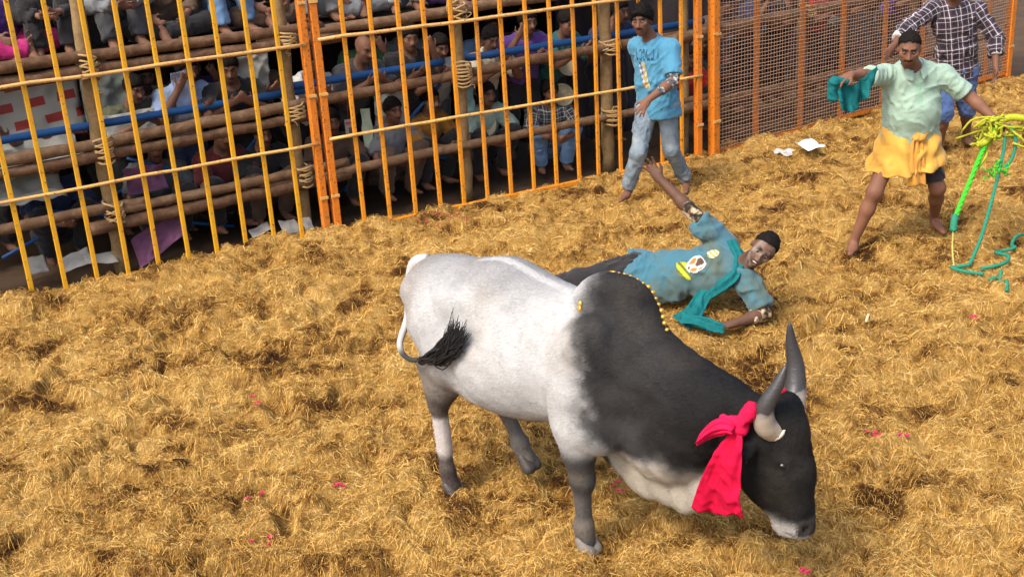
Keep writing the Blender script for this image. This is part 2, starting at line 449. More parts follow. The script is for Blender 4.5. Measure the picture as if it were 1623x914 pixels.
# fibres: a few tufts of loose straw, scattered by geometry nodes
n = N_('straw_fibre'); s, fine = straw_nodes(n, True)
n.color(n.ramp(s, [(0.25, (0.075, 0.030, 0.009)), (0.33, (0.24, 0.112, 0.024)), (0.41, (0.51, 0.275, 0.060)), (0.51, (0.69, 0.412, 0.108)), (0.66, (0.80, 0.555, 0.21))]))
M_FIB = n.set(0.9, 0, 0.1)
def fibres(N, seed, ymin=3.0, ymax=15.6):
    rs = np.random.default_rng(seed)
    M = N * 5; y = ymin * (ymax / ymin) ** rs.uniform(0, 1, M); hw = y * 0.50 + 0.8; x = rs.uniform(-1, 1, M) * hw
    w = (hw / y) * (y / 6.0) ** -0.35; w /= w.max()
    keep = (rs.uniform(0, 1, M) < w) & (fence_dist(x, y) > -0.10); x = x[keep][:N]; y = y[keep][:N]; N = len(x)
    P = np.stack([x, y, np.zeros(N)], -1)
    ang = fbm(P * 3.2 + 5, 2, 41) * 14.0 + rs.normal(0, 1.25, N)
    sc = np.clip(0.72 + y * 0.055, 0.9, 1.6); L = (0.012 + 0.060 * rs.uniform(0, 1, N) ** 1.8) * sc; wd = rs.uniform(0.0006, 0.0016, N) * np.clip(0.25 + y * 0.14, 0.8, 2.3)
    cur = rs.normal(0, 1.0, N); z0 = rs.uniform(-0.004, 0.016, N); arc = np.abs(rs.normal(0, 0.007, N)); lift = np.where(rs.uniform(0, 1, N) < 0.12, rs.uniform(0.1, 0.45, N), 0.02)
    tw = rs.uniform(-0.9, 0.9, N); seg = 2; tone = rs.uniform(0, 1, N); cx, cy = x.copy(), y.copy(); R = []
    for k in range(seg + 1):
        t = k / seg; aa = ang + cur * (t - 0.5) * 2.2
        if k: cx = cx + np.cos(aa) * L / seg; cy = cy + np.sin(aa) * L / seg
        z = gh(cx, cy) + z0 + arc * math.sin(t * math.pi) + lift * L * t
        sx, sy, sz = -np.sin(aa) * np.cos(tw), np.cos(aa) * np.cos(tw), np.sin(tw); ww = wd * (1 - 0.55 * t)
        R.append(np.stack([cx + sx * ww, cy + sy * ww, z + sz * ww], -1)); R.append(np.stack([cx - sx * ww, cy - sy * ww, z - sz * ww], -1))
    V = np.stack(R, 1).reshape(-1, 3); b = np.arange(N)[:, None] * (2 * (seg + 1))
    F = np.concatenate([np.stack([b[:, 0] + 2 * k, b[:, 0] + 2 * k + 2, b[:, 0] + 2 * k + 3, b[:, 0] + 2 * k + 1], -1) for k in range(seg)])
    C = np.repeat(tone, 2 * (seg + 1))
    return mesh_np('straw_fibres', V, F, False, col=np.stack([C, C, C], -1))
straw = tag(link('straw_fibres', fibres(450000, 5), M_FIB), 'loose golden straw fibres strewn over the arena floor', 'straw', kind='stuff')
# ------------------------------------------------------------------ fence panels
M_YEL = mat_paint('yellow_paint', (0.74, 0.375, 0.012), amount=0.60)
M_ORG = mat_paint('orange_paint', (0.76, 0.285, 0.012), amount=0.575)
M_DORG = mat_paint('deep_orange_paint', (0.70, 0.20, 0.012), amount=0.56)
M_RAIL = mat_paint('rail_paint', (0.70, 0.42, 0.12), rust=(0.30, 0.13, 0.05), amount=0.56)
M_WIRE = mat_plain('rusty_wire', (0.36, 0.21, 0.13), 0.6, 0.4, 0, 0.3, 40)

def rail(P, Q, s0, s1, z, r, o=-0.03, wob=0.004):
    S = np.linspace(s0, s1, 18); w = np.cumsum(rng.normal(0, wob, 18)); w -= np.linspace(w[0], w[-1], 18)
    return [along(P, Q, s, o, z + d) for s, d in zip(S, w)]

def fence_panel(P, Q, s_bars, s0, s1, rails, m_bar, label, hw=0.0185, zt=3.0, base=True, posts=(), phw=0.032, wide=0.013):
    D = nrm(Q - P); Nn = A(-D[1], D[0], 0); root = thing('fence_panel', label, 'fence', tuple(along(P, Q, s0)))
    for s in s_bars:
        lean = rng.normal(0, 0.004)
        c = along(P, Q, s + rng.normal(0, 0.004), rng.normal(0, 0.002), (zt - 0.12) / 2)
        MB().bbox_(c, D, Nn, A(D[0] * lean, D[1] * lean, 1), hw * rng.uniform(0.93, 1.05), wide, (zt + 0.12) / 2, 0.004).build('bar', m_bar, root)
    for z, r in rails:
        MB().tube(rail(P, Q, s0, s1, z, r), r, 8).build('rail', M_RAIL, root, True)
    if base:
        MB().bbox_(along(P, Q, (s0 + s1) / 2, -0.004, -0.02), Nn, A(0, 0, 1), D, 0.020, 0.022, (s1 - s0) / 2, 0.004).build('base_rail', m_bar, root)
    for s in posts:
        MB().bbox_(along(P, Q, s, 0, zt / 2 - 0.05), D, Nn, A(0, 0, 1), phw, phw, zt / 2 + 0.08, 0.006).build('post', M_DORG, root)
        for z in (0.32, 1.21, 1.98):
            MB().obox(along(P, Q, s, -phw - 0.004, z), D, Nn, A(0, 0, 1), phw * 1.15, 0.006, 0.012).build('clip', M_RAIL, root)
    return root

fa = fence_panel(G0, G1, [0.24 + 0.25 * k for k in range(-6, 10)], -1.4, 2.72, [(0.80, 0.014), (1.64, 0.015), (2.46, 0.014)], M_YEL,
                 'yellow barred steel fence panel on the left with straw heaped at its foot', base=True, posts=(2.725,))
fb = fence_panel(G1, G2, [0.30 + 0.251 * k for k in range(0, 15)], 0.05, 4.05, [(0.82, 0.015), (1.665, 0.016), (2.5, 0.014)], M_ORG,
                 'orange barred steel fence panel in the middle, behind the man in jeans', base=True, posts=(0.045, 4.02), phw=0.033)
# mesh panel
fc = fence_panel(G2, G3, [0.71, 1.44, 2.16, 2.93, 3.68, 4.45, 5.1], 0.06, 5.62, [(2.46, 0.014)], M_DORG,
                 'orange fence panel filled with woven wire mesh on the right', hw=0.038, wide=0.012, posts=(0.07, 5.60), phw=0.045)
mb = MB()
for s in np.arange(0.14, 5.55, 0.046):
    zz = np.linspace(-0.05, 2.7, 14); ph = rng.uniform(0, 6)
    mb.tube([along(G2, G3, s + 0.004 * math.sin(z * 23 + ph), -0.020, z) for z in zz], 0.0034, 4)
fcw = mb.build('mesh_wire', M_WIRE, fc); fcw['kind'] = 'stuff'
mb = MB()
for z in np.arange(0.02, 2.7, 0.038):
    S = np.linspace(0.12, 5.56, 40); ph = rng.uniform(0, 6)
    mb.tube([along(G2, G3, s, -0.027, z + 0.005 * math.sin(s * 9 + ph)) for s in S], 0.0036, 4)
fcw = mb.build('mesh_wire', M_WIRE, fc); fcw['kind'] = 'stuff'
# bits of wire and rope tied to the panels
M_TIE = mat_cloth('pale_cord', (0.62, 0.50, 0.33), 0.2)

# ------------------------------------------------------------------ timber scaffold behind the fence
M_LOG = mat_wood('log_bark', (0.065, 0.034, 0.019), (0.15, 0.080, 0.043), (0.29, 0.175, 0.10))
M_LOG2 = mat_wood('log_pale', (0.10, 0.055, 0.03), (0.20, 0.118, 0.064), (0.34, 0.22, 0.13))
M_POST = mat_wood('post_wood', (0.16, 0.095, 0.04), (0.29, 0.19, 0.085), (0.40, 0.27, 0.14))
M_COIR = mat_cloth('coir_rope', (0.42, 0.27, 0.11), 0.35, 0.4)
M_BLUE = mat_plain('blue_pipe', (0.008, 0.065, 0.20), 0.45, 0.4, 0, 0.2, 12)

def log(pts, r0_, r1_, label, mat, seed, name='log', cat='log', group=None, n=10):
    P = spline(pts, 22); rs = np.random.default_rng(seed)
    r = np.linspace(r0_, r1_, 22) * (1 + 0.05 * rs.normal(size=22)); P = P + rs.normal(0, 0.004, P.shape)
    root = MB(); root.tube(P, r, n, 0.035, seed=seed)
    c = P.mean(0); me = mesh_np(name, np.asarray(root.v) - c, root.f, True); o = link(name, me, mat); o.location = c
    return tag(o, label, cat, group)

OFF = 0.5
def sA(s, o, z): return along(G0, G1, s, o, z)
def sB(s, o, z): return along(G1, G2, s, o, z)
def sC(s, o, z): return along(G2, G3, s, o, z)
LG = 'timber scaffold logs'
log([sA(-1.6, .47, 1.70), sA(0.8, .47, 1.715), sA(3.1, .49, 1.70)], .052, .046, 'upper log of the top pair behind the yellow fence', M_LOG, 1, group=LG)
log([sA(-1.2, .46, 1.585), sA(1.0, .47, 1.60), sA(3.3, .46, 1.60)], .058, .050, 'thick lower log of the top pair behind the yellow fence', M_LOG, 2, group=LG)
log([sA(-1.6, .48, 0.98), sA(0.8, .48, 1.01), sA(2.95, .49, 1.055)], .043, .050, 'upper log of the middle pair behind the yellow fence', M_LOG2, 3, group=LG)
log([sA(-1.0, .47, 0.875), sA(0.8, .47, 0.905), sA(3.0, .47, 0.95)], .046, .044, 'lower log of the middle pair behind the yellow fence', M_LOG, 4, group=LG)
log([sA(-1.4, .48, 0.43), sA(0.6, .48, 0.47), sA(1.35, .48, 0.47)], .045, .042, 'short low log left of the lashed post behind the yellow fence', M_LOG2, 5, group=LG)
log([sA(0.85, .46, 0.33), sA(2.0, .46, 0.335), sA(3.2, .47, 0.35)], .055, .048, 'lowest log right of the lashed post, pale cut end showing', M_LOG, 6, group=LG)
log([sA(1.1, .47, 0.44), sA(2.2, .47, 0.45), sA(3.2, .47, 0.47)], .042, .042, 'thin log resting on the lowest log behind the yellow fence', M_LOG2, 7, group=LG)
log([sB(-.3, .49, 1.64), sB(1.2, .48, 1.69), sB(2.9, .49, 1.72), sB(4.6, .5, 1.74)], .050, .045, 'top log behind the middle orange fence panel', M_LOG2, 8, group=LG)
log([sB(-.35, .48, 1.05), sB(1.2, .48, 1.09), sB(2.6, .48, 1.14), sB(4.7, .49, 1.16)], .046, .048, 'middle log behind the middle orange fence panel', M_LOG, 9, group=LG)
log([sB(-.4, .48, 0.37), sB(1.2, .48, 0.41), sB(2.5, .49, 0.43), sB(4.7, .49, 0.47)], .045, .042, 'low log behind the middle orange fence panel', M_LOG2, 10, group=LG)
log([sC(-.2, .42, 1.14), sC(1.6, .40, 1.17), sC(3.6, .42, 1.16), sC(5.9, .42, 1.15)], .055, .048, 'upper log seen through the wire mesh', M_LOG2, 11, group=LG)
log([sC(-.3, .40, 0.40), sC(1.5, .40, 0.38), sC(3.4, .42, 0.36), sC(5.8, .42, .38)], .055, .048, 'lower log seen through the wire mesh', M_LOG2, 12, group=LG)
log([sC(-.3, .44, 1.95), sC(2.5, .44, 1.95), sC(5.8, .44, 1.95)], .05, .048, 'topmost log behind the wire mesh panel', M_LOG, 13, group=LG)
PG = 'upright scaffold posts'
posts = [(sA(-.35, .58, 0), .050, 'upright post at the far left behind the yellow fence'), (sA(1.07, .58, 0), .062, 'upright post bound with rope at three heights, left of centre of the yellow fence'),
         (sA(2.76, .58, 0), .060, 'upright post just left of the double orange fence post'), (sB(1.62, .58, 0), .062, 'upright post behind the middle of the orange fence panel'),
         (sB(3.29, .58, 0), .066, 'stout upright post beside the man in the blue t-shirt'), (sC(0.15, .5, 0), .05, 'upright post at the start of the wire mesh'), (sC(2.05, .5, 0), .055, 'upright post behind the mesh, left of the teal cloth'),
         (sC(4.2, .5, 0), .055, 'upright post behind the mesh, right of the plaid shirt')]
for i, (p, r, lb) in enumerate(posts):
    log([p + A(0, 0, -.15), p + A(rng.normal(0, .01), 0, 1.4), p + A(rng.normal(0, .02), 0, 3.0)], r, r * .9, lb, M_POST, 30 + i, 'scaffold_post', 'post', PG)

def lashing(c, D, r, label, wraps=7, w=0.09, seed=0, loose=3):
    """coir rope wound round a post and the log lying against it, with frayed ends"""
    rs = np.random.default_rng(seed); D = nrm(D); Nn = A(-D[1], D[0], 0); mb = MB(); pts = []
    root = thing('rope_lashing', label, 'rope', tuple(c), 'coir rope lashings'); w = w * rs.uniform(.7, 1.3); wraps = wraps + int(rs.integers(-2, 3)); kx, ky = rs.uniform(.015, .05), rs.uniform(0, 6)
    for k in range(wraps * 14):
        t = k / 14; a = t * 2 * math.pi
        pts.append(A(*c) + D * math.cos(a) * (r + .012 + rs.normal(0, .002)) + Nn * math.sin(a) * (r + .055) - Nn * .05 + A(0, 0, 1) * ((t / wraps - .5) * w * 2 + math.cos(a + ky) * kx * (1 if int(t) % 2 else -1) + rs.normal(0, .003)))
    mb.tube(pts, .0095, 6).build('winding', M_COIR, root, True)
    for k in range(loose):
        d = nrm(A(rs.normal(), rs.normal() * .3, 0)); p0 = A(*c) - Nn * (r + .03) + D * rs.normal(0, .04) + A(0, 0, rs.uniform(-w, w)); q = [p0]
        for j in range(5):
            q.append(q[-1] + D * rs.normal(0, .022) - Nn * abs(rs.normal(0, .008)) + A(0, 0, -rs.uniform(.0, .04)) + A(0, 0, .03 if (j < 2 and k % 2) else 0))
        MB().tube(spline(q, 12), np.linspace(.0075, .004, 12), 5).build('loose_end', M_TIE if k == 0 else M_COIR, root, True)
LL = [(sA(1.07, .55, 1.63), DA, .065, 'frayed rope lashing on the top log pair at the rope-bound post'), (sA(1.07, .55, .95), DA, .065, 'rope lashing on the middle log pair at the rope-bound post'),
      (sA(1.07, .55, .42), DA, .065, 'rope lashing on the low logs at the rope-bound post'), (sA(2.76, .55, 1.62), DA, .065, 'rope lashing high on the post beside the double fence post'),
      (sA(2.76, .55, 1.0), DA, .065, 'thick rope lashing at mid height beside the double fence post'), (sA(2.76, .55, .42), DA, .06, 'low rope lashing beside the double fence post'),
      (sB(1.62, .55, 1.69), DB, .065, 'rope lashing on the top log behind the middle panel'), (sB(1.62, .55, 1.11), DB, .07, 'bulky rope lashing on the middle log behind the middle panel'),
      (sB(3.29, .55, 1.15), DB, .07, 'rope lashing on the stout post beside the man in the blue t-shirt'), (sB(3.29, .55, .45), DB, .07, 'low rope lashing on the stout post beside the man in the blue t-shirt'),
      (sC(2.05, .47, 1.17), DC, .06, 'rope lashing on the post seen through the mesh')]
for i, (c, d, r, lb) in enumerate(LL): lashing(c, d, r, lb, seed=50 + i, wraps=8 if 'bulky' in lb or 'thick' in lb else 6, w=.075)

BG = 'blue pipes'
def pipe(p, q, r, label):
    P = np.linspace(p, q, 8); c = P.mean(0); mb = MB().tube(P, r, 12); o = link('blue_pipe', mesh_np('blue_pipe', np.asarray(mb.v) - c, mb.f, True), M_BLUE); o.location = c
    tag(o, label, 'pipe', BG)
pipe(sA(-1.6, .66, 1.12), sA(2.95, .66, 1.14), .034, 'long blue handrail pipe behind the yellow fence')
pipe(sB(-.1, .66, 1.19), sB(1.5, .66, 1.21), .036, 'blue handrail pipe left of the post in the middle panel')
pipe(sB(1.75, .66, 1.215), sB(4.6, .66, 1.24), .036, 'blue handrail pipe right of the post in the middle panel')
pipe(sA(.2, .95, .10), sA(1.6, 1.1, .55), .016, 'thin blue brace pipe slanting low at the far left')
pipe(sA(.6, 1.0, .42), sA(2.2, .95, -.05), .016, 'thin blue brace pipe crossing downwards low at the left')
pipe(sA(1.9, .95, .15), sA(2.7, 1.0, .85), .018, 'slanting blue brace pipe near the double fence post')
pipe(sA(1.35, .95, .75), sA(2.1, .95, .40), .014, 'short blue brace pipe behind the yellow fence middle')
pipe(sB(.45, .85, .10), sB(1.6, .95, .95), .018, 'blue brace pipe rising to the right behind the middle panel')
pipe(sB(.25, .90, .62), sB(2.1, .95, .05), .016, 'blue brace pipe falling to the right behind the middle panel')

# ------------------------------------------------------------------ spectators' deck and the dark cloth behind
M_PLK = mat_wood('deck_plank', (0.06, 0.04, 0.028), (0.12, 0.08, 0.055), (0.2, 0.14, 0.1))
M_BACKDROP = mat_cloth('shade_backdrop', (0.040, 0.030, 0.030), 0.5, 0.2)  # dark cloth added as a backdrop, standing in for the gallery's shade
deck = thing('spectator_deck', 'raised plank deck of the spectators behind the fence', 'deck', tuple(sA(0, .6, 1.6)))
for (f, L0, L1, D) in ((sA, -2.2, 2.9, DA), (sB, -.05, 4.3, DB)):
    Nn = A(-D[1], D[0], 0)
    for k in range(11):
        o_ = 1.08 + k * .215; z = 1.635 + rng.normal(0, .004)
        MB().bbox_(f((L0 + L1) / 2, o_, z), Nn, A(0, 0, 1), D, .104, .016, (L1 - L0) / 2 - .005 * (k % 3), .004).build('plank', M_PLK, deck)
    for s in np.arange(L0 + .4, L1, 1.55):
        MB().bbox_(f(s, 2.1, 1.57), D, A(0, 0, 1), Nn, .035, .045, 1.1, .004).build('joist', M_PLK, deck)
for (f, L0, L1, D, lb) in ((sA, -2.6, 3.2, DA, 'dark tarpaulin added behind the spectators at the left for the shaded depth'), (sB, -.2, 4.6, DB, 'dark tarpaulin added behind the spectators in the middle for the shaded depth'), (sC, -.2, 6.6, DC, 'dark tarpaulin added behind the wire mesh side for the shaded depth')):
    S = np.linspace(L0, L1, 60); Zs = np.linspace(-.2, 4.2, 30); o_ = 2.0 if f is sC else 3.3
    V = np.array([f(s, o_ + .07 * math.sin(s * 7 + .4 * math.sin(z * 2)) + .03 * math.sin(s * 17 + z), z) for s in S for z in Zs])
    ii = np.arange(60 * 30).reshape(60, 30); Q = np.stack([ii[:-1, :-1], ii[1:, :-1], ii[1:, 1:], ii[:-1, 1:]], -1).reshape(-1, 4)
    o = link('backdrop', mesh_np('backdrop', V, Q), M_BACKDROP); tag(o, lb, 'backdrop', 'dark tarpaulins')
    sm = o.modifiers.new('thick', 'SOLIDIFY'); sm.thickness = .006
# ------------------------------------------------------------------ the bull (local frame: x forward, y to its left, z up)
BULL_LOC = (-0.40, 5.45, -0.02); BULL_ROT = math.atan2(-0.66, 0.75)
bull = thing('bull', 'white and charcoal humped zebu bull charging with lowered head', 'bull', BULL_LOC)
bull.rotation_euler = (0, 0, BULL_ROT)
Yv = A(0, 1, 0)
S = SDF((-0.30, -0.46, -0.03), (2.22, 0.46, 1.46), 0.0125)
S.add(ell((.60, 0, .86), (.60, .285, .315)), ell((.52, 0, .80), (.42, .29, .27)), k=.08)
S.add(cap((.06, 0, 1.05), (.50, 0, 1.09), .17, .175), cap((.50, 0, 1.09), (.98, 0, 1.02), .175, .16), k=.09)
S.add(ell((.165, 0, .98), (.235, .215, .225)), ell((.075, 0, .92), (.12, .15, .20)), k=.07)
S.add(ell((1.08, 0, .83), (.30, .245, .345)), k=.10)
for sy in (-1, 1):
    S.add(ell((.33, sy * .185, 1.10), (.075, .05, .05)), k=.09)                      # hook bones
    S.add(ell((-.035, sy * .085, 1.05), (.045, .045, .05)), k=.07)                     # pin bones
    S.add(ell((1.04, sy * .17, .90), (.15, .105, .30), ((.93, 0, -.36), (0, 1, 0), (.36, 0, .93))), k=.05)   # shoulder
    S.add(ell((1.12, sy * .17, .66), (.13, .10, .13)), k=.05)
S.add(ell((1.13, 0, 1.13), (.21, .12, .20), ((.96, 0, .28), (0, 1, 0), (-.28, 0, .96))), k=.07)            # hump
S.add(ell((1.04, 0, 1.20), (.10, .075, .10)), k=.05)
S.add(cap((1.20, 0, .92), (1.60, 0, .80), .225, .165, (Yv, 1.2)), cap((1.55, 0, .81), (1.86, 0, .785), .165, .118, (Yv, 1.15)), k=.08)   # neck
S.add(ell((1.36, 0, .58), (.22, .14, .18)), ell((1.42, 0, .68), (.25, .165, .20)), k=.08)                                     # brisket
S.add(cap((1.10, 0, .54), (1.27, 0, .40), .125, .10, (Yv, 1.6)), cap((1.27, 0, .40), (1.46, 0, .375), .10, .09, (Yv, 1.8)), cap((1.46, 0, .375), (1.74, 0, .58), .09, .07, (Yv, 2.3)), k=.07)   # dewlap
# near hind leg (standing), far hind leg (stepping forward), near fore leg (standing), far fore leg (reaching forward)
def hind(sy, hip, stifle, hock, fet, hoof):
    S.add(cap(hip, stifle, .170, .118, (Yv, 1.4)), k=.07)
    S.add(cap(stifle, lerp(stifle, hock, .65), .105, .064), k=.06)
    S.add(cap(lerp(stifle, hock, .5), hock, .075, .050), k=.04)
    S.add(cap(lerp(hip, hock, .5) + A(-.05, 0, 0), A(*hock) + A(-.025, 0, .03), .075, .030), k=.04)   # hamstring to point of hock
    S.add(cap(hock, fet, .043, .034), ell(fet, (.042, .040, .045)), cap(fet, hoof, .036, .046), k=.025)
def fore(elbow, knee, fet, hoof, top):
    S.add(cap(top, elbow, .13, .105, (Yv, 1.2)), k=.06)
    S.add(cap(elbow, lerp(elbow, knee, .6), .098, .066), cap(lerp(elbow, knee, .5), knee, .070, .050), ell(knee, (.056, .052, .062)), k=.04)
    S.add(cap(knee, fet, .042, .034), ell(fet, (.044, .040, .046)), cap(fet, hoof, .036, .046), k=.025)
NH = [A(.17, -.13, .92), A(.235, -.150, .755), A(.135, -.150, .50), A(.15, -.145, .135), A(.175, -.145, .045)]
FH = [A(.17, .13, .90), A(.42, .155, .68), A(.27, .150, .46), A(.39, .15, .23), A(.43, .15, .15)]
NF = [A(1.02, -.185, .66), A(1.03, -.17, .38), A(1.025, -.165, .13), A(1.035, -.165, .045), A(1.04, -.17, .80)]
FF = [A(1.16, .17, .62), A(1.38, .150, .40), A(1.215, .145, .315), A(1.145, .145, .30), A(1.06, .16, .80)]
hind(-1, *NH); hind(1, *FH); fore(*NF); fore(*FF)
# head
S.add(cap((1.895, 0, .83), (1.945, 0, .62), .110, .100, (Yv, 1.02)), k=.06)
S.add(cap((1.96, 0, .64), (2.0, 0, .44), .097, .072, (Yv, .96)), k=.05)
S.add(ell((1.86, 0, .615), (.115, .088, .150)), cap((1.835, 0, .55), (1.945, 0, .42), .080, .050), k=.05)
S.add(ell((2.010, 0, .400), (.068, .072, .056)), ell((1.955, 0, .380), (.058, .056, .040)), k=.03)
S.add(ell((1.955, 0, .79), (.068, .086, .11)), cap((1.92, -.06, .90), (1.92, .06, .90), .05, .05), k=.05)
for sy in (-1, 1):
    S.add(ell((1.975, sy * .088, .715), (.035, .024, .03)), k=.025)
    S.sub(ell((1.982, sy * .112, .708), (.018, .012, .013)), k=.010)
    S.sub(ell((2.055, sy * .036, .415), (.018, .013, .016)), k=.012)                     # nostrils
    S.add(cap((1.87, sy * .09, .80), (1.835, sy * .155, .755), .030, .040, (A(.5, 0, .9), 1.8)), cap((1.835, sy * .155, .755), (1.80, sy * .20, .71), .040, .012, (A(.5, 0, .9), 2.0)), k=.02)
S.sub(cap((2.03, -.06, .372), (1.96, -.066, .392), .006, .005), k=.008)                  # mouth line
# creases: elbow, flank, throat
S.sub(cap((.93, -.275, .60), (.90, -.285, .80), .012, .006), cap((.44, -.25, .64), (.36, -.285, .80), .012, .004), k=.05)
S.sub(cap((1.70, -.12, .70), (1.76, -.115, .88), .012, .010), cap((1.22, -.26, .86), (1.26, -.24, .66), .010, .006), k=.06)
V, Q = S.mesh(2)
Nn = vnormals(V, Q)
x, y, z = V[:, 0], V[:, 1], V[:, 2]
# ribs, skin folds on neck and dewlap, muscle unevenness
rib = np.sin((x * 1.0 + z * .25) * 62) * smooth(.42, .55, x) * smooth(.95, .80, x) * smooth(.62, .72, z) * smooth(1.08, .95, z) * .0014
fold = np.sin((x * .9 - z * .55) * 75 + 3 * fbm(V * 5, 2, 4)) * smooth(1.30, 1.42, x) * smooth(1.86, 1.74, x) * .0011
dew = np.sin((x + z * .3) * 60 + 4 * fbm(V * 4, 2, 6)) * smooth(.66, .52, z) * smooth(1.18, 1.3, x) * smooth(1.75, 1.6, x) * .0045
mus = (ridged(V @ (np.eye(3) - .7 * np.outer(nrm(A(.35, 0, .94)), nrm(A(.35, 0, .94)))).T * 8.0 + 2, 17) - .4) * .007 * (smooth(.88, .95, x) * smooth(1.32, 1.2, x) + smooth(.42, .3, x)) * smooth(.45, .6, z)
crease = -np.exp(-((x - .885 - (z - .65) * .25) / .016) ** 2) * smooth(.52, .58, z) * smooth(.86, .74, z) * .016
V = V + Nn * (rib + fold + dew + mus + crease + (fbm(V * 7, 3, 8) - .5) * .014 + (ridged(V * 17, 19) - .4) * .0022)[:, None]
# coat: white barrel, charcoal fore-quarters, neck and head, grey lower legs
nz = (fbm(V * 5.5, 3, 31) - .5); nf = (fbm(V * 22, 3, 33) - .5)
white = A(.47, .467, .46); cream = A(.42, .36, .27); grey = A(.30, .29, .275); dark = A(.019, .018, .018); tan = A(.25, .21, .175)
c = np.tile(white, (len(V), 1)).astype(np.float32)
c = mixc(c, np.tile(A(.19, .19, .19), (len(V), 1)), .62 * smooth(1.08, 1.24, z + nz * .16) * smooth(1.0, .6, x) * smooth(.0, .35, x + .3))          # grey saddle
c = mixc(c, np.tile(tan, (len(V), 1)), smooth(.16, .02, x + nz * .12) * .55)                                                             # rump: grey-tan shading of the rear painted into the coat
c = mixc(c, np.tile(A(.21, .18, .155), (len(V), 1)), smooth(.86, .68, z + nz * .12) * smooth(.42, .28, x) * .95)                               # thigh
d1 = smooth(1.01, 1.17, x + (z - .9) * .26 + nz * .20 + nf * .07)                                                                          # fore-quarters
low = smooth(.58, .72, z + (x - 1.05) * .22 + nz * .22 + nf * .06)                                                                            # pale brisket below
d1 = d1 * np.maximum(low, smooth(1.56, 1.68, x + (z - .6) * .3 + nz * .1))
c = mixc(c, np.tile(dark, (len(V), 1)), d1)
c = mixc(c, np.tile(A(.060, .058, .056), (len(V), 1)), d1 * np.clip(nz * 2.4 + .35 + (z - .9) * .8, 0, .8) * smooth(1.7, 1.25, x))
c = mixc(c, np.tile(A(.010, .0095, .0095), (len(V), 1)), d1 * smooth(1.35, 1.6, x + nz * .3) * .7)
brk = smooth(.62, .50, z + nz * .1) * smooth(1.10, 1.2, x) * smooth(1.62, 1.5, x) * (1 - d1)
c = mixc(c, np.tile(cream, (len(V), 1)), brk * .75)
leg = np.maximum(smooth(.58, .48, z + nz * .08) * smooth(.9, .95, x) * smooth(1.13, 1.10, x), smooth(.46, .40, z + nz * .05) * smooth(.07, .10, y) * smooth(.9, .95, x))
c = mixc(c, np.tile(A(.045, .042, .040), (len(V), 1)), leg * .95)
c = mixc(c, np.tile(A(.15, .135, .125), (len(V), 1)), leg * smooth(.36, .28, z) * smooth(.06, .12, z) * .5)
hl = smooth(.62, .54, z + nz * .06) * smooth(.85, .8, x)
c = mixc(c, np.tile(A(.085, .07, .06), (len(V), 1)), hl * .85)
c = mixc(c, np.tile(A(.55, .50, .47), (len(V), 1)), smooth(.46, .42, z) * smooth(.20, .26, z) * smooth(.30, .25, x))
c = mixc(c, np.tile(A(.06, .045, .04), (len(V), 1)), smooth(.19, .13, z) * smooth(.85, .8, x))
mz = smooth(.47, .41, z + nz * .04) * smooth(1.86, 1.90, x)
c = mixc(c, np.tile(A(.45, .43, .41), (len(V), 1)), mz * .9)
c = mixc(c, np.tile(A(.025, .022, .022), (len(V), 1)), smooth(2.028, 2.045, x) * smooth(.372, .392, z) * smooth(.46, .44, z))
c = mixc(c, np.tile(A(.40, .39, .37), (len(V), 1)), smooth(.010, .004, np.abs(y) + .02 * nf) * smooth(1.15, 1.2, z) * smooth(.2, .35, x) * smooth(.98, .9, x) * 0)
c = mixc(c, np.tile(A(.55, .54, .52), (len(V), 1)), smooth(.032, .016, np.abs(y + .01)) * smooth(1.14, 1.2, z) * smooth(.30, .40, x) * smooth(.95, .88, x) * .85)      # pale stripe along the spine
c = mixc(c, np.tile(A(.10, .085, .07), (len(V), 1)), smooth(.62, .74, fbm(V * 9, 3, 55)) * smooth(.75, .35, z) * .45)                                           # dirt on the lower parts
c = mixc(c, np.tile(A(.34, .27, .18), (len(V), 1)), smooth(.55, .72, fbm(V * A(4, 4, 7), 3, 56)) * np.where(d1 > .5, .035, .20))                                                             # dust
c = c * (1 + nf * .22)[:, None]
M_COAT = mat_attr('bull_coat', 0.78, 0.16, 190, 0.6, 0.5, sheen=.0, bd=.005)
body = link('body', mesh_np('body', V, Q, True, col=np.clip(c, 0, 1)), M_COAT, bull)
# short coat: fine hairs lying back along the body
rs = np.random.default_rng(77); fi = rs.integers(0, len(Q), 150000); a_, b_ = rs.uniform(0, 1, (2, len(fi), 1)); qa = V[Q[fi]]
hp_ = (qa[:, 0] * (1 - a_) + qa[:, 1] * a_) * (1 - b_) + (qa[:, 3] * (1 - a_) + qa[:, 2] * a_) * b_; hn = Nn[Q[fi, 0]]; hc = c[Q[fi, 0]] * rs.uniform(.72, 1.22, (len(fi), 1))
fl = A(-1, 0, -.45) + rs.normal(0, .28, (len(fi), 3)); fl = fl - hn * (fl * hn).sum(1)[:, None]; fl /= np.linalg.norm(fl, axis=1)[:, None] + 1e-6; sd_ = np.cross(hn, fl); ln = rs.uniform(.007, .015, (len(fi), 1)); wd_ = rs.uniform(.0006, .0011, (len(fi), 1))
p0 = hp_ + hn * .0002; p1 = hp_ + fl * ln + hn * (ln * rs.uniform(.05, .28, (len(fi), 1)))
HV = np.stack([p0 - sd_ * wd_, p0 + sd_ * wd_, p1 + sd_ * wd_ * .4, p1 - sd_ * wd_ * .4], 1).reshape(-1, 3); HQ = np.arange(len(HV)).reshape(-1, 4); HC = np.repeat(np.clip(hc, 0, 1), 4, 0)
ch = link('coat_hair', mesh_np('coat_hair', HV, HQ, False, col=HC), mat_attr('coat_hair', .8, .12, 40, 0, .1), body); ch['kind'] = 'stuff'
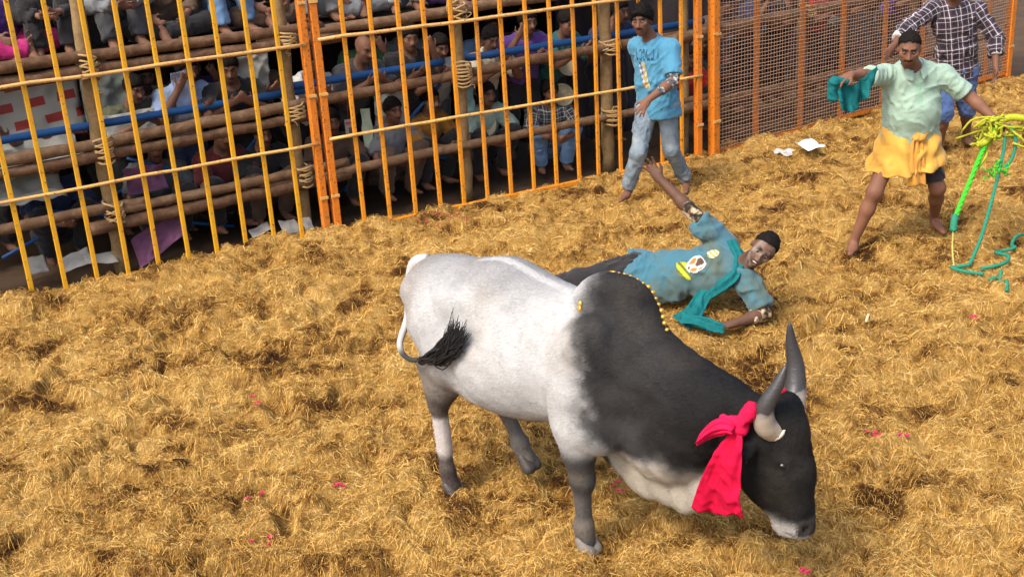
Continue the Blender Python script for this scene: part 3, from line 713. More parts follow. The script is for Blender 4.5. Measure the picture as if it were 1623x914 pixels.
# hooves
M_HOOF = mat_plain('hoof_horn', (.05, .042, .036), .5, .4, 0, .3, 30)
M_HOOFP = mat_plain('hoof_pale', (.17, .145, .12), .5, .4, 0, .2, 30)
for i, (hp, fet) in enumerate(((NH[4], NH[3]), (FH[4], FH[3]), (NF[3], NF[2]), (FF[3], FF[2]))):
    s2 = SDF(hp - .12, hp + .12, .008)
    for q in (-1, 1):
        s2.add(cap(A(hp[0] - .012, hp[1] + q * .024, hp[2] + .02), A(hp[0] + .028, hp[1] + q * .025, hp[2] - .03), .030, .036), k=.008)
    s2.cut(A(hp[0], hp[1], hp[2] - .055), A(0, 0, 1)); v2, q2 = s2.mesh(1)
    link('hoof', mesh_np('hoof', v2, q2), M_HOOFP if i == 2 else M_HOOF, bull)
# horns with ringed bases
n = N_('horn'); v = n.coord(); q = n.new('SeparateXYZ'); n.L(v, q.inputs[0]); zz = n.math('ADD', q.outputs['Z'], n.math('MULTIPLY', n.noise(v, 14, 3), .10))
n.color(n.ramp(zz, [(.86, (.46, .37, .26)), (.97, (.30, .25, .20)), (1.06, (.13, .115, .105)), (1.16, (.045, .042, .042))])); n.bump(n.noise(n.coord(scale=(6, 6, 30)), 4, 4), .35, .008)
M_HORN = n.set(.38, 0, .5)
for pts in ([(1.925, -.065, .84), (1.915, -.125, .885), (1.925, -.145, .97), (1.965, -.120, 1.07), (1.985, -.100, 1.145)],
            [(1.925, .065, .86), (1.915, .120, .93), (1.90, .145, 1.03), (1.885, .135, 1.13), (1.885, .115, 1.225)]):
    P = spline(pts, 26); t = np.linspace(0, 1, 26); r = .052 * (1 - t) ** .70 + .004; r = r * (1 + .014 * np.sin(t * 60 + 2 * np.sin(t * 13)) * (t < .4))
    mb = MB().tube(P, r, 14); link('horn', mesh_np('horn', np.asarray(mb.v), mb.f, True), M_HORN, bull)
# pale collars at horn roots
M_CUFF = mat_plain('horn_root', (.62, .55, .42), .7, .3, 0, .25, 60)
for sy in (-1, 1):
    a = np.linspace(0, 2 * math.pi, 25); ctr = A(1.926, sy * .078, .855 + (.012 if sy > 0 else 0)); ax = nrm(A(-.1, sy * .8, .62)); u = nrm(np.cross(ax, A(1, 0, 0))); w = np.cross(ax, u)
    mb = MB().tube([ctr + u * math.cos(q_) * .046 + w * math.sin(q_) * .046 for q_ in a], .011, 8); link('horn_root', mesh_np('horn_root', np.asarray(mb.v), mb.f, True), M_CUFF, bull)
# eyes
M_EYE = mat_plain('dark_eye', (.012, .008, .006), .12, .6, 0, .1)
def ball(c, r, n=12):
    V = []; F = []
    for i in range(n // 2 + 1):
        for j in range(n):
            t = i / (n // 2) * math.pi; p = j / n * 2 * math.pi; V.append((c[0] + r[0] * math.sin(t) * math.cos(p), c[1] + r[1] * math.sin(t) * math.sin(p), c[2] + r[2] * math.cos(t)))
    for i in range(n // 2):
        for j in range(n): F.append((i * n + j, (i + 1) * n + j, (i + 1) * n + (j + 1) % n, i * n + (j + 1) % n))
    return np.array(V), np.array(F)
for sy in (-1, 1):
    v2, f2 = ball((1.978, sy * .100, .710), (.019, .015, .015)); link('eye', mesh_np('eye', v2, f2), M_EYE, bull)
# tail: swings out behind and curls forward over the flank, black switch
M_TAIL = mat_attr('tail_hair', .7, .25, 120, .2, .25)
TP = spline([(.0, .0, 1.19), (-.07, -.03, 1.17), (-.100, -.05, 1.05), (-.100, -.08, .90), (-.05, -.20, .80), (.10, -.285, .79), (.24, -.285, .83), (.33, -.285, .89)], 40); t = np.linspace(0, 1, 40)
mb = MB().tube(TP, .028 * (1 - t) ** 1.4 + .007, 10); tv = np.asarray(mb.v); tc = mixc(np.tile(A(.45, .435, .41), (len(tv), 1)), np.tile(A(.04, .037, .035), (len(tv), 1)), np.repeat(smooth(.58, .66, t), 10))
link('tail', mesh_np('tail', tv, mb.f, True, col=tc), M_TAIL, bull)
mb = MB(); rs = np.random.default_rng(3)
for i in range(320):
    a0 = TP[rs.integers(31, 40)] + rs.normal(0, .010, 3); b0 = A(.465, -.31, 1.02) + rs.normal(0, .020, 3) * A(1, .4, 1); m1 = lerp(a0, b0, .5) + A(.02, -.022, -.03) + rs.normal(0, .022, 3) * A(1, .5, 1)
    mb.tube(spline([a0, m1, b0 + A(rs.normal(0, .02), 0, rs.normal(0, .03))], 8), np.linspace(.0050, .0012, 8), 4)
link('tail_switch', mesh_np('tail_switch', np.asarray(mb.v), mb.f, True), mat_plain('black_hair', (.014, .013, .013), .6, .3, 0, .3), bull)
mb = MB(); rs = np.random.default_rng(13)
for i in range(46):                                                  # pale fringe on the near ear
    t_ = rs.uniform(0, 1); a0 = lerp(A(1.865, -.115, .775), A(1.805, -.20, .715), t_) + rs.normal(0, .004, 3); d_ = nrm(A(-.35, -.35, -.75) + rs.normal(0, .25, 3)); L_ = rs.uniform(.02, .045)
    mb.tube([a0, a0 + d_ * L_ * .6, a0 + nrm(d_ + A(0, 0, -.4)) * L_], [.0016, .0012, .0005], 4)
link('ear_fringe', mesh_np('ear_fringe', np.asarray(mb.v), mb.f, True), mat_plain('pale_hair', (.32, .30, .27), .8, .2), bull)

def to_world(P):
    P = np.atleast_2d(np.asarray(P, float)); c_, s_ = math.cos(BULL_ROT), math.sin(BULL_ROT)
    return np.stack([P[:, 0] * c_ - P[:, 1] * s_ + BULL_LOC[0], P[:, 0] * s_ + P[:, 1] * c_ + BULL_LOC[1], P[:, 2] + BULL_LOC[2]], -1)

# red cloth knotted behind the horns, hanging down the neck
def strip(rows, cols, fn):
    V = np.array([fn(i / (rows - 1), j / (cols - 1)) for i in range(rows) for j in range(cols)])
    ii = np.arange(rows * cols).reshape(rows, cols); return V, np.stack([ii[:-1, :-1], ii[1:, :-1], ii[1:, 1:], ii[:-1, 1:]], -1).reshape(-1, 4)
n = N_('red_cloth'); v = n.coord(); a = n.noise(v, 9, 2, .5); y_ = n.ramp(n.noise(n.coord(scale=(1, 1, 1)), 13, 2, .4), [(.64, (0, 0, 0)), (.70, (1, 1, 1))])
n.color(n.mix(y_, n.ramp(a, [(.3, (.55, .008, .045)), (.6, (.66, .012, .075)), (.8, (.72, .02, .16))]), (.80, .33, .03))); n.bump(n.noise(v, 40, 4), .25, .006); M_RED2 = n.set(.9, 0, .1, 0)
n = N_('red_cloth_plain'); v = n.coord(); a = n.noise(v, 9, 2, .5); n.color(n.ramp(a, [(.3, (.42, .004, .030)), (.6, (.52, .006, .042)), (.8, (.60, .010, .075))])); n.bump(n.noise(v, 40, 4), .25, .006); M_RED = n.set(.9, 0, .1, 0)
scarf = thing('red_scarf', 'red cloth knotted round the horns of the bull, trailing down its neck', 'scarf', tuple(to_world((1.74, -.2, .8))[0]))
scarf.rotation_euler = (0, 0, BULL_ROT)
so = A(1.74, -.2, .8)
def sl(V): return np.asarray(V) - so
def solid(o, th=.0025):
    md = o.modifiers.new('thick', 'SOLIDIFY'); md.thickness = th; return o
kn = A(1.825, -.165, .868)
def tail_fn(u, v):
    top = kn + A(.0, -.03, -.02); w = .032 + .092 * u ** .8; bot = A(1.755, -.215, .475)
    c = lerp(top, bot, u) + A(0, -.035 * math.sin(u * 3.1), 0); s = (v - .5) * 2
    return c + A(1, -.10, .10) * s * w + A(.1, -1, 0) * (.011 * math.sin(v * 9 + u * 2.5 + math.sin(u * 5)) * (.4 + u) + .004 * math.sin(v * 23 + 4 * u) * u) + A(0, 0, -1) * (.02 * u * math.sin(v * 6))
V2, Q2 = strip(44, 36, tail_fn); V2 = wrinkle(V2, Q2, .009, (1, 1, 16), 31); solid(link('hanging_end', mesh_np('hanging_end', sl(V2), Q2), M_RED, scarf))
def tail2(u, v):
    a_ = kn + A(.0, -.02, .0); b_ = A(1.675, -.20, .79); c = lerp(a_, b_, u) + A(0, -.03, .03 * math.sin(u * 3)); w = .022 + .040 * math.sin(u * 2.6)
    s = (v - .5) * 2; return c + A(.35, -.2, .9) * s * w + A(.2, -1, .1) * (.022 * math.cos(s * 2.2) + .006 * math.sin(v * 20 + u * 6))
V2, Q2 = strip(26, 22, tail2); V2 = wrinkle(V2, Q2, .008, (1, 1, 22), 33); solid(link('bow_loop', mesh_np('bow_loop', sl(V2), Q2), M_RED2, scarf))
s2 = SDF(kn - .14, kn + .14, .008)
s2.add(ell(kn, (.036, .030, .034)), cap(kn + A(.005, -.01, .02), kn + A(.05, -.005, .085), .022, .030, (A(.6, .6, -.2), 1.6)), cap(kn, kn + A(-.05, -.015, .01), .024, .030, (Yv, 1.5)), k=.015)
v2, q2 = s2.mesh(1); n2 = vnormals(v2, q2); v2 = v2 + n2 * ((ridged(v2 * A(40, 40, 18), 5)) * .010)[:, None]
link('knot', mesh_np('knot', sl(v2), q2), M_RED2, scarf)
hb = spline([kn + A(.0, .0, .02), (1.86, -.13, .90), (1.88, -.05, .935), (1.88, .05, .945), (1.87, .14, .90)], 24)
mb = MB().tube(hb, .020, 8, prof=(1.3, .6)); link('band', mesh_np('band', sl(mb.v), mb.f, True), M_RED2, scarf)

# gold bead garland over the hump
gar = thing('bead_garland', 'string of small gold beads hung over the hump of the bull', 'garland', tuple(to_world((1.1, 0, 1.2))[0])); gar.rotation_euler = (0, 0, BULL_ROT)
bvh = BVHTree.FromPolygons([Vector(p) for p in V.tolist()], [tuple(q) for q in Q.tolist()])
M_GOLD = mat_plain('gold_bead', (.62, .36, .06), .35, .6, .5, .2)
def on_body(p, lift=.006):
    h = bvh.find_nearest(Vector(p)); return np.array(h[0]) + np.array(h[1]) * lift
gp = [on_body(p) for p in spline([(1.00, .10, 1.30), (1.10, .085, 1.33), (1.22, .07, 1.28), (1.30, .05, 1.20), (1.38, .03, 1.12)], 17)]
rs = np.random.default_rng(5)
for i, p in enumerate(gp):
    r = rs.uniform(.008, .014); v2, f2 = ball(tuple(p - A(1.1, 0, 1.2)), (r, r, r * .8), 8); link('bead', mesh_np('bead', v2, f2), M_GOLD, gar)
for q_ in ((1.02, -.11, 1.20), (1.03, -.115, 1.175)):
    p = on_body(q_); v2, f2 = ball(tuple(p - A(1.1, 0, 1.2)), (.011, .008, .016), 8); link('bead', mesh_np('bead', v2, f2), M_GOLD, gar)
mb = MB().tube(gp, .003, 5); link('cord', mesh_np('cord', np.asarray(mb.v) - A(1.1, 0, 1.2), mb.f, True), mat_plain('dark_cord', (.1, .07, .03)), gar)
# ------------------------------------------------------------------ people
def skin_mat(name, rough=.5): return mat_attr(name, rough + .1, .25, 90, .2, .32, sss=.05)
M_SKIN = skin_mat('skin')
M_HAIR = mat_plain('dark_hair_strands', (.009, .007, .006), .85, .12, 0, .4, 140, .3)

def frame(J):
    rt = nrm(J['shR'] - J['shL']); up = nrm(J['neck'] - J['pelvis']); fw = nrm(np.cross(up, rt)); rt = np.cross(fw, up); return rt, fw, up

def hand_prims(w, d, n, ts, curl=.35, spread=.16, s=1.0):
    """palm, four unequal bent fingers, thumb leaving the side of the palm; d = along the hand, n = palm side, ts = +1/-1 thumb side"""
    d = nrm(d); n = nrm(n - d * (n @ d)); sv = np.cross(d, n) * ts
    P = [(ell(w + d * .048 * s, A(.040, .017, .052) * s, (sv, n, d)), .02), (cap(w, w + d * .03 * s, .026 * s, .028 * s, (n, 1.4)), .02)]
    for i, (o, L) in enumerate(((.029, .070), (.010, .080), (-.010, .074), (-.028, .058))):
        c = curl * (1 + .12 * i); b0 = w + d * .088 * s + sv * o * s; d1 = nrm(d + sv * (o / .03) * spread); d1 = nrm(d1 * math.cos(c * .6) + n * math.sin(c * .6))
        d2 = nrm(d1 * math.cos(c) + n * math.sin(c)); d3 = nrm(d1 * math.cos(1.8 * c) + n * math.sin(1.8 * c)); p1 = b0 + d1 * L * .48 * s; p2 = p1 + d2 * L * .32 * s; p3 = p2 + d3 * L * .25 * s
        P += [(cap(b0 - d * .01, p1, .0100 * s, .0092 * s), .006), (cap(p1, p2, .0092 * s, .0086 * s), .004), (cap(p2, p3, .0086 * s, .0074 * s), .004)]
    t0 = w + d * .028 * s + sv * .030 * s; t1 = t0 + nrm(d * .75 + sv * .75 + n * .25) * .042 * s; t2 = t1 + nrm(d * .9 + sv * .25 + n * .45 * (curl + .4)) * .034 * s
    P += [(cap(t0, t1, .0135 * s, .0112 * s), .012), (cap(t1, t2, .0112 * s, .0090 * s), .005)]
    return P

def head_prims(J, o):
    c = J['head']; hf = nrm(o['hf']); hu = nrm(o['hu'] - hf * (o['hu'] @ hf)); hr = np.cross(hf, hu); s = o.get('hs', 1.0); jaw = o.get('jaw', 1.0)
    g = lambda r, f, u: c + (hr * r + hf * f + hu * u) * s
    fr = (hr, hf, hu); E = lambda p, r: ell(g(*p), A(*r) * s, fr)
    add = [(E((0, -.012, .032), (.074, .096, .086)), .02), (E((0, .030, -.040), (.058 * jaw, .064, .074)), .03), (E((0, .062, -.098), (.026 * jaw, .024, .022)), .025),
           (cap(g(0, .090, .012), g(0, .112, -.026), .0085 * s, .0130 * s), .012), (E((-.013, .101, -.032), (.009, .010, .008)), .006), (E((.013, .101, -.032), (.009, .010, .008)), .006),
           (cap(g(-.036, .077, .030), g(.036, .077, .030), .012 * s, .012 * s), .015), (cap(g(-.017, .088, -.062), g(.017, .088, -.062), .009 * s, .009 * s), .010), (cap(g(-.013, .086, -.076), g(.013, .086, -.076), .009 * s, .009 * s), .008)]
    for q in (-1, 1):
        add += [(E((q * .045, .062, -.012), (.022, .020, .020)), .02), (E((q * .076, -.006, -.006), (.010, .020, .031)), .008)]
    sub = [(E((q * .031, .100, .008), (.019, .017, .013)), .012) for q in (-1, 1)]
    if o.get('mouth'): sub.append((E((0, .094, -.070), (.025, .020, .015)), .006))
    return add, sub, g, fr, s

def skin_color(V, J, o, base):
    add, sub, g, fr, s = head_prims(J, o); c = np.tile(A(*base), (len(V), 1)).astype(np.float32)
    loc = np.stack([(V - J['head']) @ f for f in fr], 1) / s; r, f, u = loc.T; near = (np.linalg.norm(loc, axis=1) < .17)
    nz = fbm(V * 30, 2, 3) - .5
    c *= (1 + (fbm(V * 9, 3, 7) - .5) * .35)[:, None]
    def put(mask, col): 
        nonlocal c
        c = mixc(c, np.tile(A(*col), (len(V), 1)), np.clip(mask * near, 0, 1))
    front = smooth(.05, .07, f)
    put(smooth(.013, .008, np.abs(u + .068) + np.abs(r) * .12) * smooth(.028, .022, np.abs(r)) * front, (base[0] * .95, base[1] * .62, base[2] * .6))
    for q in (-1, 1):
        put(smooth(.011, .006, np.abs(u - .034 + .25 * np.abs(np.abs(r) - .03))) * smooth(.030, .020, np.abs(r - q * .032)) * front, (.016, .012, .010))        # brows
        put(smooth(.016, .009, np.hypot((r - q * .031) * .75, (u - .007) * 1.2)) * front * .8, (base[0] * .35, base[1] * .35, base[2] * .38))                     # sockets
    hlv = loc @ nrm(A(0, -.65, .76)); hl0 = o.get('line', 0.0)
    if not o.get('bald'): put(smooth(hl0 - .022, hl0 + .004, hlv + nz * .03) * (1 - smooth(.06, .10, f) * smooth(.065, .05, u)), (.022, .016, .013))
    b = o.get('beard', 0)
    if b:
        put(b * smooth(-.045, -.07, u + nz * .03) * smooth(-.02, .01, f) * (1 - smooth(.024, .016, np.hypot(r, (u + .068) * 1.6)) * front * .7), (.020, .015, .013))
    if o.get('tache'): put(smooth(.010, .005, np.abs(u + .050)) * smooth(.036, .028, np.abs(r)) * front, (.014, .011, .010))
    if o.get('dust') is not None: put(np.clip(.34 + nz * 1.8, 0, .7) * smooth(.02, .05, f), o['dust'])
    return np.clip(c, 0, 1)

def body_mesh(J, o, h=.0085, base=(.17, .075, .040)):
    P = np.array([J[k] for k in J if k[:2] not in ('hd', 'pn', 'cu', 'sp', 'ts')]); S = SDF(P.min(0) - .27, P.max(0) + .27, h)
    rt, fw, up = frame(J); T = lambda t: lerp(J['neck'], J['pelvis'], t); fr = (rt, fw, up); b = o.get('belly', 0)
    sw = np.linalg.norm(J['shR'] - J['shL']) / 2
    S.add(ell(T(.30) + fw * .005, (sw * .86, .108, .19), fr), ell(T(.66) + fw * (.01 + b * .6), (.142 + b * .4, .102 + b, .17), fr), ell(J['pelvis'] - up * .02, (.152, .112, .125), fr), k=.06)
    S.add(cap(J['shR'], J['shL'], .058, .058), cap(J['neck'] - up * .04, lerp(J['neck'], J['head'], .55), .060, .052), k=.05)
    hb = J['head'] - nrm(o['hu']) * .06 - nrm(o['hf']) * .015; S.add(cap(J['neck'], hb, .054, .050), k=.03)
    for q in 'RL':
        sh, el, wr = J['sh' + q], J['el' + q], J['wr' + q]
        S.add(ell(sh, (.062, .062, .062)), cap(sh, el, .053, .043), k=.03)
        S.add(cap(el, lerp(el, wr, .35), .043, .044), cap(lerp(el, wr, .3), wr, .044, .028, None), k=.025)
        d = nrm(J.get('hd' + q, wr - el)); n = nrm(J.get('pn' + q, -fw)); ts = J.get('ts' + q, A(1 if q == 'R' else -1))
        ts = float(np.ravel(ts)[0])
        for p, k in hand_prims(wr, d, n, ts, float(np.ravel(J.get('cu' + q, A(.35)))[0]), float(np.ravel(J.get('sp' + q, A(.16)))[0]), o.get('hands', 1.0)): S.add(p, k=max(k, h * .6))
        hp, kn, an = J['hip' + q], J['kn' + q], J['an' + q]
        S.add(cap(hp, kn, .083, .056), k=.05)
        calf = lerp(kn, an, .3) - np.cross(nrm(np.cross(hp - kn + 1e-4, an - kn + 1e-3)), nrm(an - kn)) * 0
        S.add(ell(kn, (.056, .056, .056)), cap(kn, lerp(kn, an, .35), .052, .054), cap(lerp(kn, an, .35), an, .054, .034), k=.03)
        toe = J['toe' + q]; td = nrm(toe - an); S.add(cap(an - td * .035 + A(0, 0, -.025), an + td * .06 + A(0, 0, -.03), .036, .034), cap(an + td * .05 + A(0, 0, -.035), toe, .036, .022, (A(0, 0, 1), 1.3)), k=.03)
    add, sub, *_ = head_prims(J, o)
    for p, k in add: S.add(p, k=max(k, h * .7))
    for p, k in sub: S.sub(p, k=max(k, h * .7))
    V, Q = S.mesh(1); return V, Q, skin_color(V, J, o, base)

def hair_mesh(J, o, h=.008):
    add, sub, g, fr, s = head_prims(J, o); hr, hf, hu = fr; S = SDF(J['head'] - .17, J['head'] + .17, h)
    v = o.get('hair', .012); S.add(ell(g(0, -.014, .036), A(.076 + v, .098 + v, .086 + v * 1.2) * s, fr), k=.01)
    if o.get('fringe'): S.add(ell(g(0, .058, .082), A(.062, .045, .030) * s, fr), ell(g(-.03, .070, .066), A(.035, .03, .022) * s, fr), k=.02)
    line = o.get('line', 0.0); nn = nrm(hu * .76 - hf * .65); X = S.ax[0][:, None, None]; Y = S.ax[1][None, :, None]; Z = S.ax[2][None, None, :]
    G = np.stack(np.broadcast_arrays(X, Y, Z), -1); jit = (fbm(G * 45, 2, 5) - .5) * .030 + (fbm(G * 120, 1, 6) - .5) * .016
    S.D = np.maximum(S.D, (-((G - g(0, 0, 0)) @ nn) + line + jit).astype(np.float32))
    S.sub(ell(g(0, .135, -.01), A(.075, .07, .075) * s, fr), k=.015)
    V, Q = S.mesh(1); N2 = vnormals(V, Q); V = V + N2 * ((fbm(V * 70, 2, 12) - .5) * .012 + (ridged(V * 34, 2) - .5) * .006)[:, None]
    return V, Q

def shirt_mesh(J, o, h=.0095, loose=.018, sleeve=.72, hem=.12, neck_r=.075, seed=1, amp=.010, flare=.02):
    P = np.array([J[k] for k in ('neck', 'pelvis', 'shR', 'shL', 'elR', 'elL', 'wrR', 'wrL')]); S = SDF(P.min(0) - .34, P.max(0) + .30, h)
    rt, fw, up = frame(J); T = lambda t: lerp(J['neck'], J['pelvis'], t); fr = (rt, fw, up); b = o.get('belly', 0); L = loose; sw = np.linalg.norm(J['shR'] - J['shL']) / 2
    S.add(ell(T(.30) + fw * .005, (sw * .88 + L, .114 + L, .20), fr), ell(T(.66) + fw * (.01 + b * .6), (.152 + L + b * .4, .110 + L + b, .19), fr), k=.07)
    a, e = T(.80) + fw * b * .6, J['pelvis'] - up * hem
    S.add(cap(a, e - up * .04, .150 + L + b * .4, .158 + L + flare, (fw, 1.36 - b * 2)), k=.06); 
    S.add(cap(J['shR'] + rt * .0, J['shL'], .062 + L * .5, .062 + L * .5), cap(T(.0) - up * .03, T(.12), .085, .10), k=.05)
    for q in 'RL':
        sh, el, wr = J['sh' + q], J['el' + q], J['wr' + q]
        if sleeve <= 1: S.add(cyl(sh, lerp(sh, el, sleeve), .060 + L * .5, .056 + L * .9), k=.045)
        else:
            S.add(cap(sh, el, .060 + L * .5, .050 + L * .7), k=.045); S.add(cyl(el, lerp(el, wr, sleeve - 1), .050 + L * .7, .040 + L * .6), k=.02)
    S.cut(e, up); nk = J['neck'] + (nrm(J['head'] - J['neck'])) * .055
    S.sub(ell(nk + fw * .025, (neck_r, neck_r, neck_r), fr), k=.012)
    V, Q = S.mesh(1); V = wrinkle(V, Q, amp, seed=seed, f=o.get('wf', (10, 10, 15)))
    # limb-following coordinates for woven patterns
    segs = [(J['neck'], J['pelvis'], rt)] + [(J['sh' + q], J['el' + q], fw) for q in 'RL'] + [(J['el' + q], J['wr' + q], fw) for q in 'RL']; best = np.full(len(V), 9e9); pl = np.zeros((len(V), 3))
    for i, (p, e2, ref) in enumerate(segs):
        ax = nrm(e2 - p); t = np.clip((V - p) @ ax, 0, np.linalg.norm(e2 - p)); d = np.linalg.norm(V - p - t[:, None] * ax, axis=1) - (.14 if i == 0 else .05)
        u = nrm(ref - ax * (ref @ ax)); w = np.cross(ax, u); loc = V - p; mk = d < best
        if i == 0: uv = np.stack([loc @ u, loc @ ax, np.zeros(len(V))], 1)
        else: uv = np.stack([np.arctan2(loc @ w, loc @ u) * .06, loc @ ax, np.zeros(len(V))], 1)
        pl[mk] = uv[mk]; best = np.minimum(best, d)
    return V, Q, pl

def pants_mesh(J, o, h=.010, loose=.016, end=.97, seed=2, amp=.009, start=.02):
    P = np.array([J[k] for k in ('pelvis', 'hipR', 'hipL', 'knR', 'knL', 'anR', 'anL')]); S = SDF(P.min(0) - .26, P.max(0) + .26, h); rt, fw, up = frame(J); fr = (rt, fw, up); L = loose; b = o.get('belly', 0)
    S.add(ell(J['pelvis'] - up * .02, (.158 + L, .118 + L + b * .5, .14), fr), cap(J['hipR'], J['hipL'], .085 + L, .085 + L), k=.05)
    for q in 'RL':
        hp, kn, an = J['hip' + q], J['kn' + q], J['an' + q]; S.add(cap(hp, kn, .086 + L, .060 + L), k=.05)
        if end > 1e-3: S.add(cyl(kn, lerp(kn, an, end), .060 + L, .046 + L * 1.2), k=.03)
    
    if start < 1: S.cut(J['pelvis'] + up * (.06 + start), -up)
    if end <= 1e-3:
        pass
    V, Q = S.mesh(1); return wrinkle(V, Q, amp, (9, 9, 13), seed), Q

def strands(J, o, root, loc, V, Q, L=.014, n=900, seed=1):
    rs = np.random.default_rng(seed); N2 = vnormals(V, Q); add, sub, g, fr, s = head_prims(J, o); hr, hf, hu = fr; up_side = np.where(((V - J['head']) @ hu > -.02) & ((V - J['head']) @ N2.mean(0) < 9))[0]; mb = MB()
    for i in rs.choice(up_side, n):
        if N2[i] @ (V[i] - J['head']) < .02: continue
        d = nrm(N2[i] * .8 + rs.normal(0, .45, 3) - hu * .15 + hf * .2); l = L * rs.uniform(.5, 1.2); p0 = V[i] - N2[i] * .004; mb.tube([p0, p0 + d * l * .6, p0 + nrm(d - hu * .5) * l], [.0017, .0013, .0005], 3)
    return mb
def eyes(J, o, root, loc):
    add, sub, g, fr, s = head_prims(J, o); hr, hf, hu = fr
    for q in (-1, 1):
        c = g(q * .031, .0745, .006); v2, f2 = ball((0, 0, 0), (.0115 * s,) * 3, 12); fc = (v2 @ hf) / (.0115 * s)
        col = mixc(np.tile(A(.30, .25, .21), (len(v2), 1)), np.tile(A(.012, .008, .006), (len(v2), 1)), smooth(.55, .75, fc))
        link('eye', mesh_np('eye', v2 + c - loc, f2, True, col=col), M_EYEP, root)
M_EYEP = mat_attr('eyeball', .15, .5, 50, 0, 0)

def decal(bvh, origin, u, v, d, w, hgt, nx, ny, colfn, loc, name, mat, parent, lift=.003):
    """a flat print that lies on a garment: a grid laid onto the cloth along d"""
    V = []; C = []; ok = []
    for j in range(ny):
        for i in range(nx):
            a, b = (i / (nx - 1) - .5), (j / (ny - 1) - .5); p = origin + u * a * w + v * b * hgt - d * .25; r = bvh.ray_cast(Vector(p), Vector(d), .6)
            col = colfn(a * 2, b * 2)
            if r[0] is None: V.append(p); ok.append(False); C.append((0, 0, 0)); continue
            V.append(np.array(r[0]) + np.array(r[1]) * lift); ok.append(col is not None); C.append(col or (0, 0, 0))
    F = [(j * nx + i, j * nx + i + 1, (j + 1) * nx + i + 1, (j + 1) * nx + i) for j in range(ny - 1) for i in range(nx - 1)]
    F = np.array([f for f in F if all(ok[k] for k in f)])
    if len(F) == 0: return
    us = np.unique(F); rm = np.full(len(V), -1); rm[us] = np.arange(len(us)); V = np.array(V)[us]; C = np.array(C)[us]; F = rm[F]
    # face winding towards the viewer
    return link(name, mesh_np(name, V - loc, F, True, col=C), mat, parent)
M_PRINT = mat_attr('garment_print', .8, .2, 60, .1, .2)

def bv(V, Q): return BVHTree.FromPolygons([Vector(p) for p in V.tolist()], [tuple(q) for q in Q.tolist()])
def JJ(d): return {k: A(*v) for k, v in d.items()}
def person(label, J, group=None):
    p = J['pelvis']; r = thing('person', label, 'person', (float(p[0]), float(p[1]), 0.0), group); return r, A(p[0], p[1], 0)

# ---- man in the pale blue t-shirt and washed jeans, stepping left in front of the fence
J = JJ({'head': (1.275, 10.36, 1.600), 'neck': (1.375, 10.45, 1.405), 'pelvis': (1.415, 10.47, .885), 'shR': (1.250, 10.55, 1.345), 'shL': (1.535, 10.36, 1.335),
        'elL': (1.525, 10.22, 1.075), 'wrL': (1.285, 10.11, .945), 'elR': (1.33, 10.76, 1.09), 'wrR': (1.45, 10.72, .90), 'hipR': (1.335, 10.50, .83), 'hipL': (1.500, 10.43, .82),
        'knR': (1.215, 10.30, .44), 'anR': (1.125, 10.40, .075), 'knL': (1.525, 10.42, .42), 'anL': (1.690, 10.62, .075), 'toeR': (1.03, 10.22, .02), 'toeL': (1.66, 10.43, .0)})
J.update({'hdL': A(-.60, -.25, -.75), 'pnL': A(.3, .9, -.2), 'cuL': A(.22), 'spL': A(.30)})
o = dict(hf=A(-.42, -.88, -.16), hu=A(-.08, -.1, 1), hair=.014, fringe=True, beard=.25, tache=True, line=-.006, hs=1.06, hl=.024)
root, loc = person('young man in pale blue t-shirt and washed grey jeans by the fence', J)
V, Q, c = body_mesh(J, o, .0085, (.18, .082, .050)); link('body', mesh_np('body', V - loc, Q, True, col=c), M_SKIN, root); eyes(J, o, root, loc)
V, Q = hair_mesh(J, o); hm = link('hair', mesh_np('hair', V - loc, Q), M_HAIR, root); mb = strands(J, o, root, loc, V, Q, o.get('hl', .010)); link('strands', mesh_np('strands', np.asarray(mb.v) - loc, mb.f), M_HAIR, hm)['kind'] = 'stuff'
V, Q, pl = shirt_mesh(J, o, .0095, .024, .80, .16, .066, 3, .010, .040)
M_TEE = mat_cloth('pale_blue_cotton', (.062, .215, .33), .16, .14)
sh = link('t_shirt', mesh_np('t_shirt', V - loc, Q), M_TEE, root); B_ = bv(V, Q); rt, fw, up = frame(J)
def print_a(u, v):
    if v > .35:                                                     # dark lettering across the chest
        x_ = (u + 1) * 3.0; k = int(x_); f = x_ - k; y_ = (v - .35) / .65 * 2 - 1; f2 = f * 2 - 1
        ring = .45 < math.hypot(f2 * 1.05, y_ * .75) < .85
        if k in (1, 2): on = ring
        elif k == 0 or k == 3: on = abs(f2 + .5) < .22 or (y_ < -.45 and abs(f2) < .7)
        elif k == 4: on = (abs(f2 - .2) < .22) or (y_ < -.45 and f2 < .3)
        else: on = abs(f2) < .22
        return (.02, .06, .14) if on and abs(y_) < .9 else None
    r = math.hypot(u + .1, v + .35)
    if abs(u + .35 + .25 * v) < .30 and v > -1: return (.42, .42, .39) if (math.sin(u * 17 + v * 9) + math.sin(v * 21 - u * 8)) > .1 else ((.40, .28, .06) if u > -.35 else (.06, .12, .22))
    return None
decal(B_, lerp(J['neck'], J['pelvis'], .42) + fw * .0, rt * -1, up, -fw, .24, .36, 56, 64, print_a, loc, 'print', M_PRINT, sh)
V, Q = pants_mesh(J, o, .010, .013, .97, 5, .009, -.09)
n = N_('washed_denim'); v = n.coord(); a = n.noise(v, 7, 4, .6); f_ = n.noise(n.coord(scale=(160, 160, 40)), 3, 3)
n.color(n.mix(n.math('MULTIPLY', f_, .3), n.ramp(a, [(.3, (.10, .14, .18)), (.55, (.19, .235, .265)), (.75, (.30, .335, .345))]), (.10, .13, .17))); n.bump(n.noise(v, 30, 4, .6, .6), .35, .01); M_DEN = n.set(.85, 0, .2)
pn = link('jeans', mesh_np('jeans', V - loc, Q), M_DEN, root)
